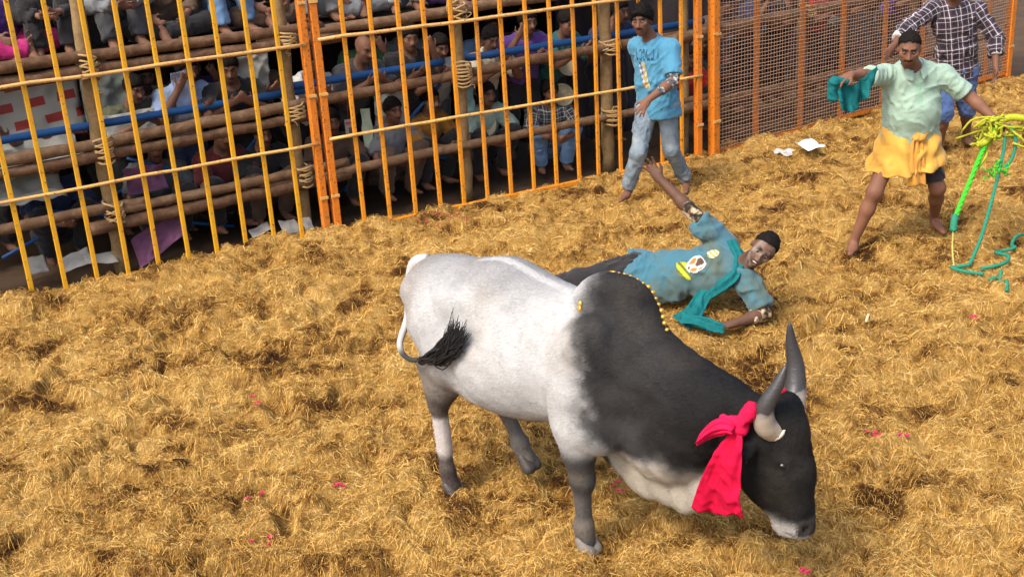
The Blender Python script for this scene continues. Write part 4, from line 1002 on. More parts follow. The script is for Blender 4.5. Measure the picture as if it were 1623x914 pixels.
# patterned arm sleeve
def limb_sleeve(a, b, ra, rb, mat, name, root, loc, seed=1):
    S = SDF(np.minimum(a, b) - .1, np.maximum(a, b) + .1, .008); S.add(cyl(a, b, ra, rb), k=.01); S.cut(a, b - a); V, Q = S.mesh(1); V = wrinkle(V, Q, .005, (20, 20, 20), seed)
    return link(name, mesh_np(name, V - loc, Q), mat, root)
n = N_('camo_sleeve'); v = n.coord(); a = n.noise(v, 26, 3, .5); n.color(n.ramp(a, [(.40, (.02, .02, .024)), (.46, (.10, .10, .11)), (.54, (.045, .045, .05)), (.60, (.45, .44, .43))])); n.bump(a, .2, .004); M_CAMO = n.set(.8, 0, .2)
limb_sleeve(lerp(J['shL'], J['elL'], .6), J['elL'], .055, .050, M_CAMO, 'arm_sleeve', root, loc)
limb_sleeve(lerp(J['elL'], J['wrL'], -.05), lerp(J['elL'], J['wrL'], .62), .049, .040, M_CAMO, 'arm_sleeve', root, loc, 2)

# ---- man in the mint shirt and tucked-up yellow waistcloth, legs apart, arms spread
J = JJ({'head': (2.962, 8.44, 1.535), 'neck': (3.045, 8.60, 1.372), 'pelvis': (3.075, 8.66, .885), 'shR': (2.838, 8.57, 1.330), 'shL': (3.278, 8.60, 1.300),
        'elR': (2.640, 8.385, 1.372), 'wrR': (2.475, 8.20, 1.420), 'elL': (3.472, 8.55, 1.135), 'wrL': (3.612, 8.40, .985), 'hipR': (2.965, 8.65, .81), 'hipL': (3.185, 8.70, .80),
        'knR': (2.785, 8.50, .465), 'anR': (2.660, 8.56, .065), 'knL': (3.305, 8.62, .430), 'anL': (3.415, 8.93, .10), 'toeR': (2.585, 8.40, .015), 'toeL': (3.43, 8.76, .02)})
J.update({'hdR': A(-.85, -.5, -.15), 'pnR': A(-.1, .15, -1), 'cuR': A(.55), 'spR': A(.2), 'hdL': A(.55, -.5, -.65), 'pnL': A(-.5, -.4, -.5), 'cuL': A(1.0)})
o = dict(hf=A(-.30, -.90, -.30), hu=A(-.04, -.22, 1), hair=.003, line=.026, hl=.006, beard=.45, tache=True, belly=.048, jaw=1.08)
root, loc = person('man in mint green shirt and tucked-up yellow waistcloth, arms spread', J)
V, Q, c = body_mesh(J, o, .0085, (.21, .095, .055)); link('body', mesh_np('body', V - loc, Q, True, col=c), M_SKIN, root); eyes(J, o, root, loc)
V, Q = hair_mesh(J, o); hm = link('hair', mesh_np('hair', V - loc, Q), M_HAIR, root); mb = strands(J, o, root, loc, V, Q, o.get('hl', .010)); link('strands', mesh_np('strands', np.asarray(mb.v) - loc, mb.f), M_HAIR, hm)['kind'] = 'stuff'
V, Q, pl = shirt_mesh(J, o, .0095, .024, .84, .075, .070, 8, .0095, .055)
M_MINT = mat_cloth('mint_cotton', (.285, .395, .31), .10, .14); sh = link('shirt', mesh_np('shirt', V - loc, Q), M_MINT, root); B_ = bv(V, Q); rt, fw, up = frame(J)
# collar: two folded leaves, placket and pocket
nk = J['neck'] + nrm(J['head'] - J['neck']) * .03
for q in (-1, 1):
    def leaf(u, v):
        a = q * (.30 + u * 2.3); rr = .078 + .040 * v; base = nk + rt * math.sin(a) * rr * 1.0 + fw * (math.cos(a) * rr * .95 + .034 * math.cos(a)) + up * (.030 - .044 * v - .040 * max(0, math.cos(a)) * (1 + .7 * v))
        return base - loc
    V2, Q2 = strip(18, 5, leaf); solid(link('collar', mesh_np('collar', V2, Q2), M_MINT, sh), .005)
M_MINTD = mat_cloth('mint_cotton_seam', (.30, .47, .33), .1, .14)
decal(B_, lerp(J['neck'], J['pelvis'], .28) + rt * -.0, -rt, up, -fw, .026, .20, 5, 18, lambda u, v: (.24, .41, .285), loc, 'placket', M_PRINT, sh, .004)
decal(B_, lerp(J['neck'], J['pelvis'], .36) - rt * .085, -rt, up, -fw, .095, .105, 14, 14, lambda u, v: ((.16, .28, .19) if (v > .84 or abs(u) > .9 or v < -.9) else None), loc, 'pocket_seam', M_PRINT, sh, .004)
# waistcloth: gathered at the front into a knot, doubled up above the knees
M_LUN = mat_cloth('yellow_cotton', (.60, .325, .055), .12, .2)
pc = J['pelvis'] + A(0, 0, .0); hmid = (J['hipR'] + J['hipL']) / 2
kmid = A(3.045, 8.60, 0)
def skirt(u, v, out=0.0):
    a = v * 2 * math.pi; fr_ = math.cos(a); sn = math.sin(a); c = lerp(A(pc[0], pc[1], 0) + fw * .015 * A(1, 1, 0), kmid, u)
    rx = .186 + .112 * u ** .75 - .03 * u * abs(fr_); ry = .162 + .040 * u
    gather = math.exp(-(a if a < math.pi else 2 * math.pi - a) ** 2 / .5)
    pl_ = (.004 + .013 * u) * math.sin(a * 9 + 3 * math.sin(a * 2.0) + u * 5 * (1 if a < math.pi else -1)) * (.4 + .6 * gather) + .014 * math.sin(u * 13 + 8 * abs(math.sin(a * .5)) + a) * (1 - .4 * u) + .003 * u * math.sin(a * 17)
    ry = ry * (1 - .22 * u * math.exp(-(sn / .45) ** 2) * (1 if fr_ > 0 else 0)); drop = .335 + .0 * abs(sn) + .02 * math.sin(a * 2 + .6) + .010 * math.sin(a * 9) - .03 * max(0, -fr_)
    return c + A(rt[0], rt[1], 0) * sn * (rx + pl_) + A(fw[0], fw[1], 0) * (fr_ * (ry + pl_)) + A(0, 0, 1) * (pc[2] + .055 - u * drop) - loc
V2, Q2 = strip(40, 150, skirt); V2 = wrinkle(V2, Q2, .004, (1, 1, 12), 47); wc = solid(link('waistcloth', mesh_np('waistcloth', V2, Q2), M_LUN, root), .005)
M_LUN2 = mat_cloth('yellow_cotton_fold', (.58, .27, .045), .16, .2)
for dx, w0, L_, tilt in ((.0, .060, .37, .02), (-.035, .050, .27, -.12)):
    def fold(u, v):
        s_ = (v - .5) * 2; w_ = w0 * (.35 + .9 * u); return pc + fw * (.195 + .02 * u - .01 * u * u + .014 * math.sin(v * 9 + u * 3)) + rt * (dx * (1 + u) * -1 + s_ * w_ + tilt * u * .3) - A(0, 0, 1) * (u * L_ - .015 + .02 * s_ * s_) - loc
    V2, Q2 = strip(16, 14, fold); solid(link('fold', mesh_np('fold', V2, Q2), M_LUN2, wc), .005)
s2 = SDF(pc + fw * .2 - .1, pc + fw * .2 + .1, .008); s2.add(ell(pc + fw * .195 + up * .01, (.05, .035, .032), (rt, fw, up)), k=.01); v2, q2 = s2.mesh(1); v2 = wrinkle(v2, q2, .010, (25, 25, 25), 4); link('knot', mesh_np('knot', v2 - loc, q2), M_LUN2, wc)
# dark shorts under the cloth
S2 = SDF(np.minimum(J['hipR'], J['knL']) - .3, np.maximum(J['hipL'], J['hipL']) + .3, .012); S2.add(cap(J['hipR'], J['hipL'], .09, .09), cyl(J['hipR'], lerp(J['hipR'], J['knR'], .60), .086, .072), cyl(J['hipL'], lerp(J['hipL'], J['knL'], .86), .088, .074), k=.03); v2, q2 = S2.mesh(1)
link('shorts', mesh_np('shorts', wrinkle(v2, q2, .006, seed=3) - loc, q2), mat_cloth('dark_shorts', (.035, .028, .035), .2), root)
mint_loc = loc; mintJ = J

# teal cloth in his right hand
M_TEAL = mat_cloth('teal_cotton', (.006, .125, .130), .25, .22, sheen=0)
hd = J['wrR'] + nrm(J['hdR']) * .09
tc = thing('teal_cloth', 'teal cloth hanging from the hand of the man in the mint shirt', 'cloth', tuple(hd))
def cl(u, v):
    s_ = v; b0 = hd + A(-.055, -.03, .0); e0 = hd + A(.275, .10, .055)                     # upper edge from hand to under the arm
    sag = -.10 * math.sin(s_ * 3.14) * (1 - .35 * s_); p = lerp(b0, e0, s_) + A(0, 0, sag)
    L_ = .215 - .09 * s_; return p + A(.045 * u * (1 - s_), .02, 0) + A(0, 0, -1) * u * L_ + A(.2, -1, 0) * (.020 * math.sin(s_ * 15 + u * 2.2) + .010 * math.sin(s_ * 27)) * (.45 + u) - hd
V2, Q2 = strip(30, 50, cl); V2 = wrinkle(V2, Q2, .010, (1, 1, 20), 45); solid(link('cloth_sheet', mesh_np('cloth_sheet', V2, Q2), M_TEAL, tc), .004)
S2 = SDF(hd - .15, hd + .15, .008); S2.add(cap(hd + A(-.06, -.02, -.01), hd + A(.03, .0, -.02), .026, .03), cap(hd + A(-.06, -.02, -.01), hd + A(-.055, -.01, -.13), .022, .03), k=.02); v2, q2 = S2.mesh(1)
link('bunched_corner', mesh_np('bunched_corner', wrinkle(v2, q2, .010, (25, 25, 12), 7) - hd, q2), M_TEAL, tc)

# ---- man in the plaid shirt behind him
J = JJ({'head': (4.31, 11.18, 1.635), 'neck': (4.37, 11.30, 1.440), 'pelvis': (4.46, 11.36, .86), 'shR': (4.165, 11.30, 1.395), 'shL': (4.600, 11.30, 1.365),
        'elR': (3.865, 11.15, 1.25), 'wrR': (3.70, 10.98, 1.13), 'elL': (4.755, 11.20, 1.10), 'wrL': (4.715, 11.05, .86), 'hipR': (4.37, 11.36, .80), 'hipL': (4.555, 11.36, .79),
        'knR': (4.30, 11.18, .42), 'anR': (4.33, 11.32, .07), 'knL': (4.60, 11.38, .41), 'anL': (4.70, 11.58, .07), 'toeR': (4.27, 11.14, .015), 'toeL': (4.70, 11.40, .015)})
J.update({'hdL': A(-.1, -.35, -.9), 'pnL': A(-.9, .1, .1), 'cuL': A(.35)})
o = dict(hf=A(-.35, -.9, -.15), hu=A(0, -.1, 1), hair=.012, beard=.4, tache=True)
root, loc = person('man in dark plaid shirt standing behind the man in mint green', J)
V, Q, c = body_mesh(J, o, .0095, (.16, .074, .044)); link('body', mesh_np('body', V - loc, Q, True, col=c), M_SKIN, root)
V, Q = hair_mesh(J, o, .010); link('hair', mesh_np('hair', V - loc, Q), M_HAIR, root)
V, Q, pl = shirt_mesh(J, o, .0095, .030, 1.55, .14, .078, 9, .013, .02)
def mat_plaid(name, base, mid, lite, per=.085):
    n = N_(name); q = n.new('Attribute', attribute_name='pl'); sp = n.new('SeparateXYZ'); n.L(q.outputs['Vector'], sp.inputs[0])
    def stripes(ax):
        f = n.math('FRACT', n.math('DIVIDE', n.math('ADD', sp.outputs[ax], 5.0), per))
        a = n.ramp(f, [(0, (0, 0, 0)), (.28, (0, 0, 0)), (.30, (.55, .55, .55)), (.62, (.55, .55, .55)), (.64, (0, 0, 0))]); b = n.ramp(f, [(.0, (0, 0, 0)), (.42, (0, 0, 0)), (.43, (1, 1, 1)), (.49, (1, 1, 1)), (.50, (0, 0, 0)), (.80, (0, 0, 0)), (.81, (.7, .7, .7)), (.86, (.7, .7, .7)), (.87, (0, 0, 0))])
        return a, b
    ax, bx = stripes(0); ay, by = stripes(1)
    c1 = n.mix(n.math('MULTIPLY', n.math('ADD', ax, ay), .55), base, mid); n.color(n.mix(n.math('MINIMUM', n.math('MULTIPLY', n.math('ADD', bx, by), .6), 1.0), c1, lite)); v = n.coord(); n.bump(n.noise(v, 24, 4, .6, .8), .25, .012); return n.set(.85, 0, .2, .1)
M_PLAID = mat_plaid('dark_plaid', (.022, .014, .022), (.085, .055, .075), (.52, .48, .50), .105)
link('shirt', mesh_np('shirt', V - loc, Q, vec=pl), M_PLAID, root)
for q in 'RL': limb_sleeve(lerp(J['el' + q], J['wr' + q], .38), lerp(J['el' + q], J['wr' + q], .58), .062, .060, mat_cloth('pale_cuff_' + q, (.50, .46, .44), .25), 'cuff', root, loc)
V, Q = pants_mesh(J, o, .011, .022, .12, 6, .012, -.10); link('shorts', mesh_np('shorts', V - loc, Q), mat_cloth('blue_denim', (.045, .08, .19), .4), root)

# ---- man lying on his side behind the bull, one arm flung up
J = JJ({'head': (1.672, 7.32, .470), 'neck': (1.560, 7.43, .320), 'pelvis': (.930, 7.72, .165), 'shR': (1.475, 7.60, .430), 'shL': (1.585, 7.33, .225),
        'elR': (1.275, 7.66, .640), 'wrR': (1.060, 7.78, .870), 'elL': (1.665, 7.22, .055), 'wrL': (1.44, 7.10, .045), 'hipR': (.865, 7.80, .215), 'hipL': (.845, 7.68, .110),
        'knR': (.46, 7.70, .20), 'anR': (.12, 7.78, .10), 'knL': (.42, 7.56, .09), 'anL': (.06, 7.66, .06), 'toeR': (-.02, 7.60, .10), 'toeL': (-.06, 7.5, .06)})
J.update({'hdR': A(-.55, .25, .8), 'pnR': A(-.3, -.9, .1), 'cuR': A(.25), 'spR': A(.38), 'pnL': A(0, 0, -1), 'hdL': A(-.9, -.3, 0)})
o = dict(hf=A(-.34, -.86, -.12), hu=A(.60, -.18, .76), hair=.003, line=.026, hl=.006, beard=.35, dust=(.30, .24, .19), mouth=True, hs=1.04, wf=(14, 14, 9))
root, loc = person('man in blue printed t-shirt fallen on the straw, one arm raised, behind the bull', J)
V, Q, c = body_mesh(J, o, .0080, (.13, .066, .042)); link('body', mesh_np('body', V - loc, Q, True, col=c), M_SKIN, root); eyes(J, o, root, loc)
add, sub, g, fr, hs_ = head_prims(J, o)
mb = MB().tube([g(x_, .0895 - abs(x_) * .3, -.0605) for x_ in np.linspace(-.019, .019, 7)], .0050, 6); link('teeth', mesh_np('teeth', np.asarray(mb.v) - loc, mb.f, True), mat_plain('teeth', (.70, .66, .58), .3), root)
V, Q = hair_mesh(J, o); hm = link('hair', mesh_np('hair', V - loc, Q), M_HAIR, root); mb = strands(J, o, root, loc, V, Q, o.get('hl', .010)); link('strands', mesh_np('strands', np.asarray(mb.v) - loc, mb.f), M_HAIR, hm)['kind'] = 'stuff'
V, Q, pl = shirt_mesh(J, o, .0090, .024, .82, .09, .070, 12, .017, .030)
n = N_('dusty_blue_cotton'); v = n.coord(); a = n.noise(v, 4, 4, .6); n.color(n.mix(n.ramp(a, [(.40, (0, 0, 0)), (.66, (1, 1, 1))]), (.045, .145, .195), (.085, .115, .095))); n.bump(n.noise(v, 22, 4, .6, .8), .35, .012); M_TEE2 = n.set(.85, 0, .2, .15)
sh = link('t_shirt', mesh_np('t_shirt', V - loc, Q), M_TEE2, root); B_ = bv(V, Q); rt, fw, up = frame(J)
def emblem(u, v):
    r = math.hypot(u, v)
    if r > 1: return None
    if math.hypot(u - .25, v) < .62:
        if math.hypot(u - .25, v) > .52: return (.62, .60, .54)
        k = math.sin(u * 7 + 1) + math.sin(v * 9 - u * 5)
        return (.55, .18, .05) if k > .7 else ((.62, .58, .50) if k > -.4 else (.12, .07, .05))
    if u < -.1 and v < .35: return (.42, .42, .03) if math.sin(u * 13 + v * 9) > -.3 else (.10, .13, .03)
    return None
decal(B_, lerp(J['neck'], J['pelvis'], .43) + fw * .02, nrm(up * 1.0), nrm(rt), -fw, .23, .20, 44, 40, emblem, loc, 'print', M_PRINT, sh, .004)
decal(B_, lerp(J['neck'], J['pelvis'], .22) + rt * .06, nrm(up), nrm(rt), -fw, .085, .075, 20, 18, lambda u, v: (None if math.hypot(u, v) > 1 else ((.60, .58, .40) if math.sin(u * 8 + v * 6) > -.2 else (.35, .30, .05))), loc, 'print', M_PRINT, sh, .004)
V, Q = pants_mesh(J, o, .011, .014, .95, 7, .010, -.06); link('trousers', mesh_np('trousers', V - loc, Q), mat_cloth('black_cotton', (.022, .020, .020), .3), root)
n = N_('camo_sleeve_tan'); v = n.coord(); a = n.noise(v, 22, 3, .5); n.color(n.ramp(a, [(.40, (.03, .024, .018)), (.46, (.20, .13, .07)), (.54, (.42, .30, .17)), (.60, (.50, .42, .30))])); n.bump(a, .2, .004); M_CAMO2 = n.set(.8, 0, .2)
limb_sleeve(lerp(J['shR'], J['elR'], .72), J['elR'], .056, .050, M_CAMO2, 'arm_sleeve', root, loc); limb_sleeve(lerp(J['elR'], J['wrR'], -.05), lerp(J['elR'], J['wrR'], .30), .050, .047, M_CAMO2, 'arm_sleeve', root, loc, 3)
limb_sleeve(lerp(J['elL'], J['wrL'], -.1), lerp(J['elL'], J['wrL'], .45), .050, .044, M_CAMO2, 'arm_sleeve', root, loc, 4)
# his teal scarf, over the shoulder and across the chest to the straw
sc = thing('teal_scarf', 'teal scarf slung across the fallen man in the blue t-shirt', 'scarf', tuple(J['neck']))
def drape(p, lift=.014):
    h_ = B_.find_nearest(Vector(p)); return np.array(h_[0]) + np.array(h_[1]) * lift
cp = [A(*q) for q in ((1.50, 7.52, .47), (1.545, 7.40, .39), (1.48, 7.30, .30), (1.38, 7.30, .22), (1.28, 7.34, .14))]
cp = [drape(q, .018) for q in cp] + [A(1.20, 7.26, .075), A(1.10, 7.16, .05)]
path = spline(cp, 40)
def band(u, v):
    i = min(int(u * 39), 38); f_ = u * 39 - i; p = lerp(path[i], path[i + 1], f_); t_ = nrm(path[min(i + 2, 39)] - path[max(i - 1, 0)]); nn = nrm(A(.0, -.75, .5) if u < .8 else A(0, -.6, .8)); s_ = nrm(np.cross(t_, nn)); w_ = .030 + .045 * u * u
    return p + s_ * (v - .5) * 2 * w_ + nn * (.005 * math.sin(v * 9 + u * 5) + .010 * math.cos((v - .5) * 3)) - J['neck']
V2, Q2 = strip(70, 20, band); V2 = wrinkle(V2, Q2, .010, (1, 1, 22), 41); solid(link('scarf_band', mesh_np('scarf_band', V2, Q2), M_TEAL2 if 'M_TEAL2' in globals() else M_TEAL, sc), .005)
def scend(u, v):
    p = lerp(A(1.10, 7.16, .05), A(1.36, 7.02, .035), u); return p + A(.25, .85, .3) * (v - .5) * (.15 - .11 * u) + A(0, 0, 1) * (.018 * math.sin(v * 11 + u * 5) + .03 * (1 - u) + .01) - J['neck']
V2, Q2 = strip(30, 22, scend); V2 = wrinkle(V2, Q2, .012, (1, 1, 22), 43); solid(link('scarf_end', mesh_np('scarf_end', V2, Q2), M_TEAL, sc), .005)
# ------------------------------------------------------------------ spectators
def pose(d, **o):
    J = JJ(d); J['toeR'] = J['anR'] + nrm(J['anR'] - J['knR']) * .0 + A(-.02, -.16, -.045); J['toeL'] = J['anL'] + A(.02, -.16, -.045)
    o = dict(dict(hf=A(0, -1, -.12), hu=A(0, -.1, 1), hair=.012, beard=.3, tache=True), **o); return J, o
POSES = {
 'lean': pose({'head': (0.02, -.22, 1.36), 'neck': (0, -.12, 1.19), 'pelvis': (0, .14, .80), 'shR': (-.18, -.10, 1.15), 'shL': (.18, -.10, 1.15), 'elR': (-.26, -.26, .97), 'elL': (.25, -.27, .98), 'wrR': (-.10, -.42, 1.09), 'wrL': (.06, -.43, 1.10),
        'hipR': (-.09, .14, .77), 'hipL': (.09, .14, .77), 'knR': (-.12, .02, .43), 'knL': (.11, .08, .43), 'anR': (-.12, .14, .08), 'anL': (.12, .20, .08)}, hf=A(.08, -.95, -.35)),
 'watch': pose({'head': (-.03, -.16, 1.38), 'neck': (0, -.07, 1.21), 'pelvis': (0, .10, .80), 'shR': (-.18, -.05, 1.17), 'shL': (.18, -.06, 1.17), 'elR': (-.27, -.16, .95), 'elL': (.27, -.20, 1.00), 'wrR': (-.14, -.34, 1.06), 'wrL': (.12, -.30, 1.26),
        'hipR': (-.09, .10, .77), 'hipL': (.09, .10, .77), 'knR': (-.10, -.02, .43), 'knL': (.13, .03, .43), 'anR': (-.12, .12, .08), 'anL': (.12, .14, .08)}, hf=A(-.25, -.93, -.2)),
 'squat': pose({'head': (0, -.17, .86), 'neck': (0, -.10, .69), 'pelvis': (0, .10, .24), 'shR': (-.18, -.08, .65), 'shL': (.18, -.08, .65), 'elR': (-.27, -.24, .46), 'elL': (.27, -.26, .46), 'wrR': (-.09, -.42, .42), 'wrL': (.07, -.43, .44),
        'hipR': (-.09, .08, .23), 'hipL': (.09, .08, .23), 'knR': (-.20, -.30, .47), 'knL': (.20, -.30, .47), 'anR': (-.14, -.14, .08), 'anL': (.14, -.14, .08)}),
 'cross': pose({'head': (.02, -.12, .78), 'neck': (0, -.06, .60), 'pelvis': (0, .05, .13), 'shR': (-.18, -.04, .56), 'shL': (.18, -.04, .56), 'elR': (-.28, -.12, .32), 'elL': (.28, -.12, .32), 'wrR': (-.16, -.32, .22), 'wrL': (.14, -.32, .22),
        'hipR': (-.09, .04, .12), 'hipL': (.09, .04, .12), 'knR': (-.31, -.26, .14), 'knL': (.31, -.26, .14), 'anR': (.06, -.34, .08), 'anL': (-.08, -.40, .09)}),
 'hug': pose({'head': (-.02, -.18, .80), 'neck': (0, -.10, .62), 'pelvis': (0, .08, .13), 'shR': (-.18, -.08, .58), 'shL': (.18, -.08, .58), 'elR': (-.26, -.26, .40), 'elL': (.26, -.26, .38), 'wrR': (-.06, -.42, .38), 'wrL': (.05, -.43, .36),
        'hipR': (-.09, .06, .12), 'hipL': (.09, .06, .12), 'knR': (-.15, -.28, .46), 'knL': (.15, -.29, .45), 'anR': (-.12, -.36, .08), 'anL': (.12, -.38, .08)}),
}
PM = {}
for k, (J, o) in POSES.items():
    V, Q, c = body_mesh(J, o, .0145, (.19, .092, .058)); d = {'body': mesh_np('crowd_body', V, Q, True, col=c)}; d['body'].materials.append(M_SKIN)
    if k == 'lean': d['bald'] = mesh_np('crowd_body', V, Q, True, col=skin_color(V, J, dict(o, bald=True), (.19, .092, .058))); d['bald'].materials.append(M_SKIN)
    V, Q, pl = shirt_mesh(J, o, .0145, .022, 1.8 if k in ('cross', 'hug') else .85, .05, .075, 21, .012); d['shirt'] = mesh_np('crowd_shirt', V, Q, vec=pl); d['shirt'].materials.append(M_MINT)
    V, Q = pants_mesh(J, o, .015, .020, .95, 22, .010, .02 if k in ('lean', 'watch') else 2); d['trousers'] = mesh_np('crowd_trousers', V, Q); d['trousers'].materials.append(M_MINT)
    V, Q = hair_mesh(J, o, .012); d['hair'] = mesh_np('crowd_hair', V, Q); d['hair'].materials.append(M_HAIR); PM[k] = d
CLOTH = {}
def cm(c, plaid=False):
    key = (c, plaid)
    if key not in CLOTH: CLOTH[key] = mat_plaid('crowd_plaid', (.03, .03, .035), (.12, .12, .12), (.62, .60, .56), .075) if plaid else mat_cloth('crowd_cloth', c, .25, .14)
    return CLOTH[key]
def spectator(label, pose_, P, D, yaw, shirt, trou, group, scale=1.0, hair=True, plaid=False):
    Nn = A(-D[1], D[0], 0); r = thing('person', label, 'person', tuple(map(float, P)), group)
    r.rotation_euler = (0, 0, math.atan2(D[1], D[0]) + yaw); sc_ = scale * rng.uniform(.97, 1.04); r.scale = (sc_ * (1 if rng.uniform() < .55 else -1), sc_, sc_)
    for part in ('body', 'shirt', 'trousers', 'hair'):
        if part == 'hair' and not hair: continue
        q = bpy.data.objects.new(part, PM[pose_]['bald' if part == 'body' and not hair else part]); COL.objects.link(q); q.parent = r
        if part in ('shirt', 'trousers'):
            q.material_slots[0].link = 'OBJECT'; q.material_slots[0].material = cm(shirt, plaid) if part == 'shirt' else cm(trou)
    return r
BLK, NAVY, MAR, GRY, WHT, BRN, OLV, TEA, PNK, PUR, RED_, SKY, GRN, CRM = ((.018, .017, .018), (.02, .03, .075), (.10, .018, .02), (.16, .165, .17), (.50, .50, .48), (.09, .055, .035), (.085, .085, .05), (.02, .11, .12), (.42, .02, .14), (.09, .04, .20), (.33, .02, .02), (.12, .22, .38), (.06, .16, .08), (.42, .38, .28))
GD = 'spectators sitting on the deck'; GL = 'spectators below the deck'
SK = lambda v: v
dk = 1.655
# on the deck above the yellow fence, left to right
spectator('seated spectator in purple and pink at the far left of the deck', 'cross', sA(.60, 1.40, dk), DA, .2, PUR, PNK, GD)
spectator('deck spectator in black beside the purple and pink one', 'hug', sA(1.02, 1.40, dk), DA, -.2, BLK, BLK, GD)
spectator('deck spectator in grey shirt right of the rope-bound post', 'hug', sA(1.50, 1.40, dk), DA, .1, GRY, (.05, .05, .055), GD)
spectator('deck spectator in dark brown shirt above the middle of the yellow fence', 'cross', sA(1.98, 1.40, dk), DA, -.1, BRN, BLK, GD)
spectator('deck spectator in navy shirt and sky blue trousers', 'hug', sA(2.42, 1.40, dk), DA, .25, NAVY, SKY, GD)
spectator('deck spectator in black shirt and brown trousers just left of the double fence post', 'cross', sA(2.86, 1.40, dk), DA, .1, BLK, BRN, GD)
spectator('deck spectator in maroon at the left frame edge', 'hug', sA(.15, 1.40, dk), DA, .2, MAR, BLK, GD)
for i, (s, c, nm) in enumerate(((.35, NAVY, 'navy'), (.82, OLV, 'olive'), (1.28, MAR, 'maroon'), (1.75, BLK, 'black'), (2.2, (.06, .07, .08), 'slate'), (2.65, BRN, 'brown'))):
    spectator('second-row deck spectator in %s shirt, %s from the left' % (nm, ('first', 'second', 'third', 'fourth', 'fifth', 'sixth')[i]), 'cross', sA(s, 2.15, dk), DA, (i % 3 - 1) * .2, c, BLK, GD)
# on the deck above the middle panel
for s, c, t, p, lb in ((.42, (.06, .065, .07), GRY, 'hug', 'deck spectator in charcoal shirt and grey trousers right of the double fence post'), (.88, WHT, GRY, 'cross', 'deck spectator in white shirt above the bald man'),
                       (1.35, GRY, (.30, .32, .33), 'hug', 'deck spectator in grey shirt and pale trousers left of the middle scaffold post'), (1.95, BLK, PUR, 'cross', 'deck spectator with purple waistcloth right of the middle scaffold post'),
                       (2.45, BRN, BLK, 'hug', 'deck spectator in brown shirt above the blue handrail'), (2.95, NAVY, GRY, 'cross', 'deck spectator in navy left of the stout post')):
    spectator(lb, p, sB(s, 1.40, dk), DB, (s * 7 % 1 - .5) * .5, c, t, GD)
# below the deck, middle panel
spectator('bald man leaning on the blue handrail with hands clasped', 'lean', sB(.72, 1.00, .02), DB, .15, (.05, .05, .055), BLK, GL, .99, hair=False)
spectator('spectator in black holding a hand to his chin right of the bald man', 'watch', sB(1.28, 1.0, .03), DB, .1, BLK, BLK, GL)
spectator('spectator in white shirt leaning by the middle scaffold post', 'lean', sB(1.62, 1.15, -.05), DB, -.1, WHT, GRY, GL, .97)
spectator('spectator in cream shirt leaning right of the middle scaffold post', 'lean', sB(2.12, 1.02, .0), DB, .05, CRM, BLK, GL)
spectator('spectator in purple behind the blue handrail', 'watch', sB(2.55, 1.0, .02), DB, -.2, PUR, BLK, GL)
spectator('spectator in teal shirt left of the stout post', 'lean', sB(2.98, 1.05, 0), DB, .2, TEA, BLK, GL)
spectator('spectator in navy between the stout post and the blue t-shirt', 'watch', sB(3.62, 1.0, 0), DB, 0, NAVY, BLK, GL)
spectator('squatting man in black and white checked shirt behind the fence', 'squat', sB(2.78, .92, -.10), DB, -.25, WHT, SKY, GL, .98, plaid=True)
spectator('squatting spectator in grey behind the low log, left half of the middle panel', 'squat', sB(.98, .98, -.06), DB, .2, GRY, BRN, GL)
spectator('squatting spectator in pale green shirt right of the middle scaffold post', 'squat', sB(2.02, 1.0, -.06), DB, .1, (.22, .30, .25), BLK, GL)
spectator('squatting spectator in brown beside the double fence post', 'squat', sB(.42, 1.02, -.06), DB, -.1, BRN, BLK, GL)
spectator('squatting spectator in orange cloth behind the blue braces', 'squat', sB(1.42, 1.1, -.06), DB, .3, (.30, .13, .02), BLK, GL)
# below the deck behind the yellow fence
spectator('spectator in light blue shirt under the deck, middle of the yellow fence', 'watch', sA(1.92, 1.05, 0), DA, .1, (.25, .32, .48), NAVY, GL)
spectator('spectator in black under the deck, right part of the yellow fence', 'lean', sA(2.38, 1.02, 0), DA, -.2, BLK, BLK, GL)
spectator('squatting spectator in dark red low behind the yellow fence', 'squat', sA(2.15, 1.05, -.06), DA, .2, MAR, BLK, GL)
spectator('spectator in olive shirt under the deck near the rope-bound post', 'lean', sA(1.45, 1.15, 0), DA, .2, OLV, BLK, GL)
spectator('spectator in dark green behind the bald man', 'watch', sB(.98, 1.35, .05), DB, -.1, GRN, BLK, GL)
spectator('spectator in grey looking over the shoulder of the one in black', 'lean', sB(1.42, 1.55, .08), DB, .2, GRY, BLK, GL)
spectator('spectator in sky blue behind the cream shirt', 'watch', sB(2.32, 1.42, .06), DB, 0, SKY, BLK, GL)
spectator('spectator in maroon behind the one in purple', 'lean', sB(2.75, 1.45, .05), DB, .1, MAR, BLK, GL)
spectator('spectator in white shirt half hidden by the double fence post', 'lean', sB(.25, 1.1, .0), DB, .1, WHT, BLK, GL)
spectator('spectator in brown behind the left end of the yellow fence', 'lean', sA(.25, 1.35, .0), DA, .2, BRN, BLK, GL)
spectator('squatting spectator in navy low at the left of the rope-bound post', 'squat', sA(.72, 1.25, -.08), DA, .1, NAVY, BLK, GL)
spectator('squatting spectator in grey low behind the mauve cloth', 'squat', sA(1.62, 1.15, -.08), DA, -.1, (.07, .075, .08), BLK, GL)
spectator('squatting spectator in black beside the double fence post, yellow side', 'squat', sA(2.55, 1.05, -.08), DA, .1, BLK, BRN, GL)
spectator('spectator in charcoal deep under the deck behind the red and white banner', 'watch', sA(.95, 1.6, .02), DA, .1, (.05, .05, .055), BLK, GL)
spectator('spectator in pale shirt deep under the deck, middle of the yellow fence', 'lean', sA(1.72, 1.55, .04), DA, -.1, CRM, BLK, GL)
spectator('spectator in purple deep under the deck near the double fence post', 'watch', sA(2.15, 1.5, .03), DA, .2, PUR, BLK, GL)
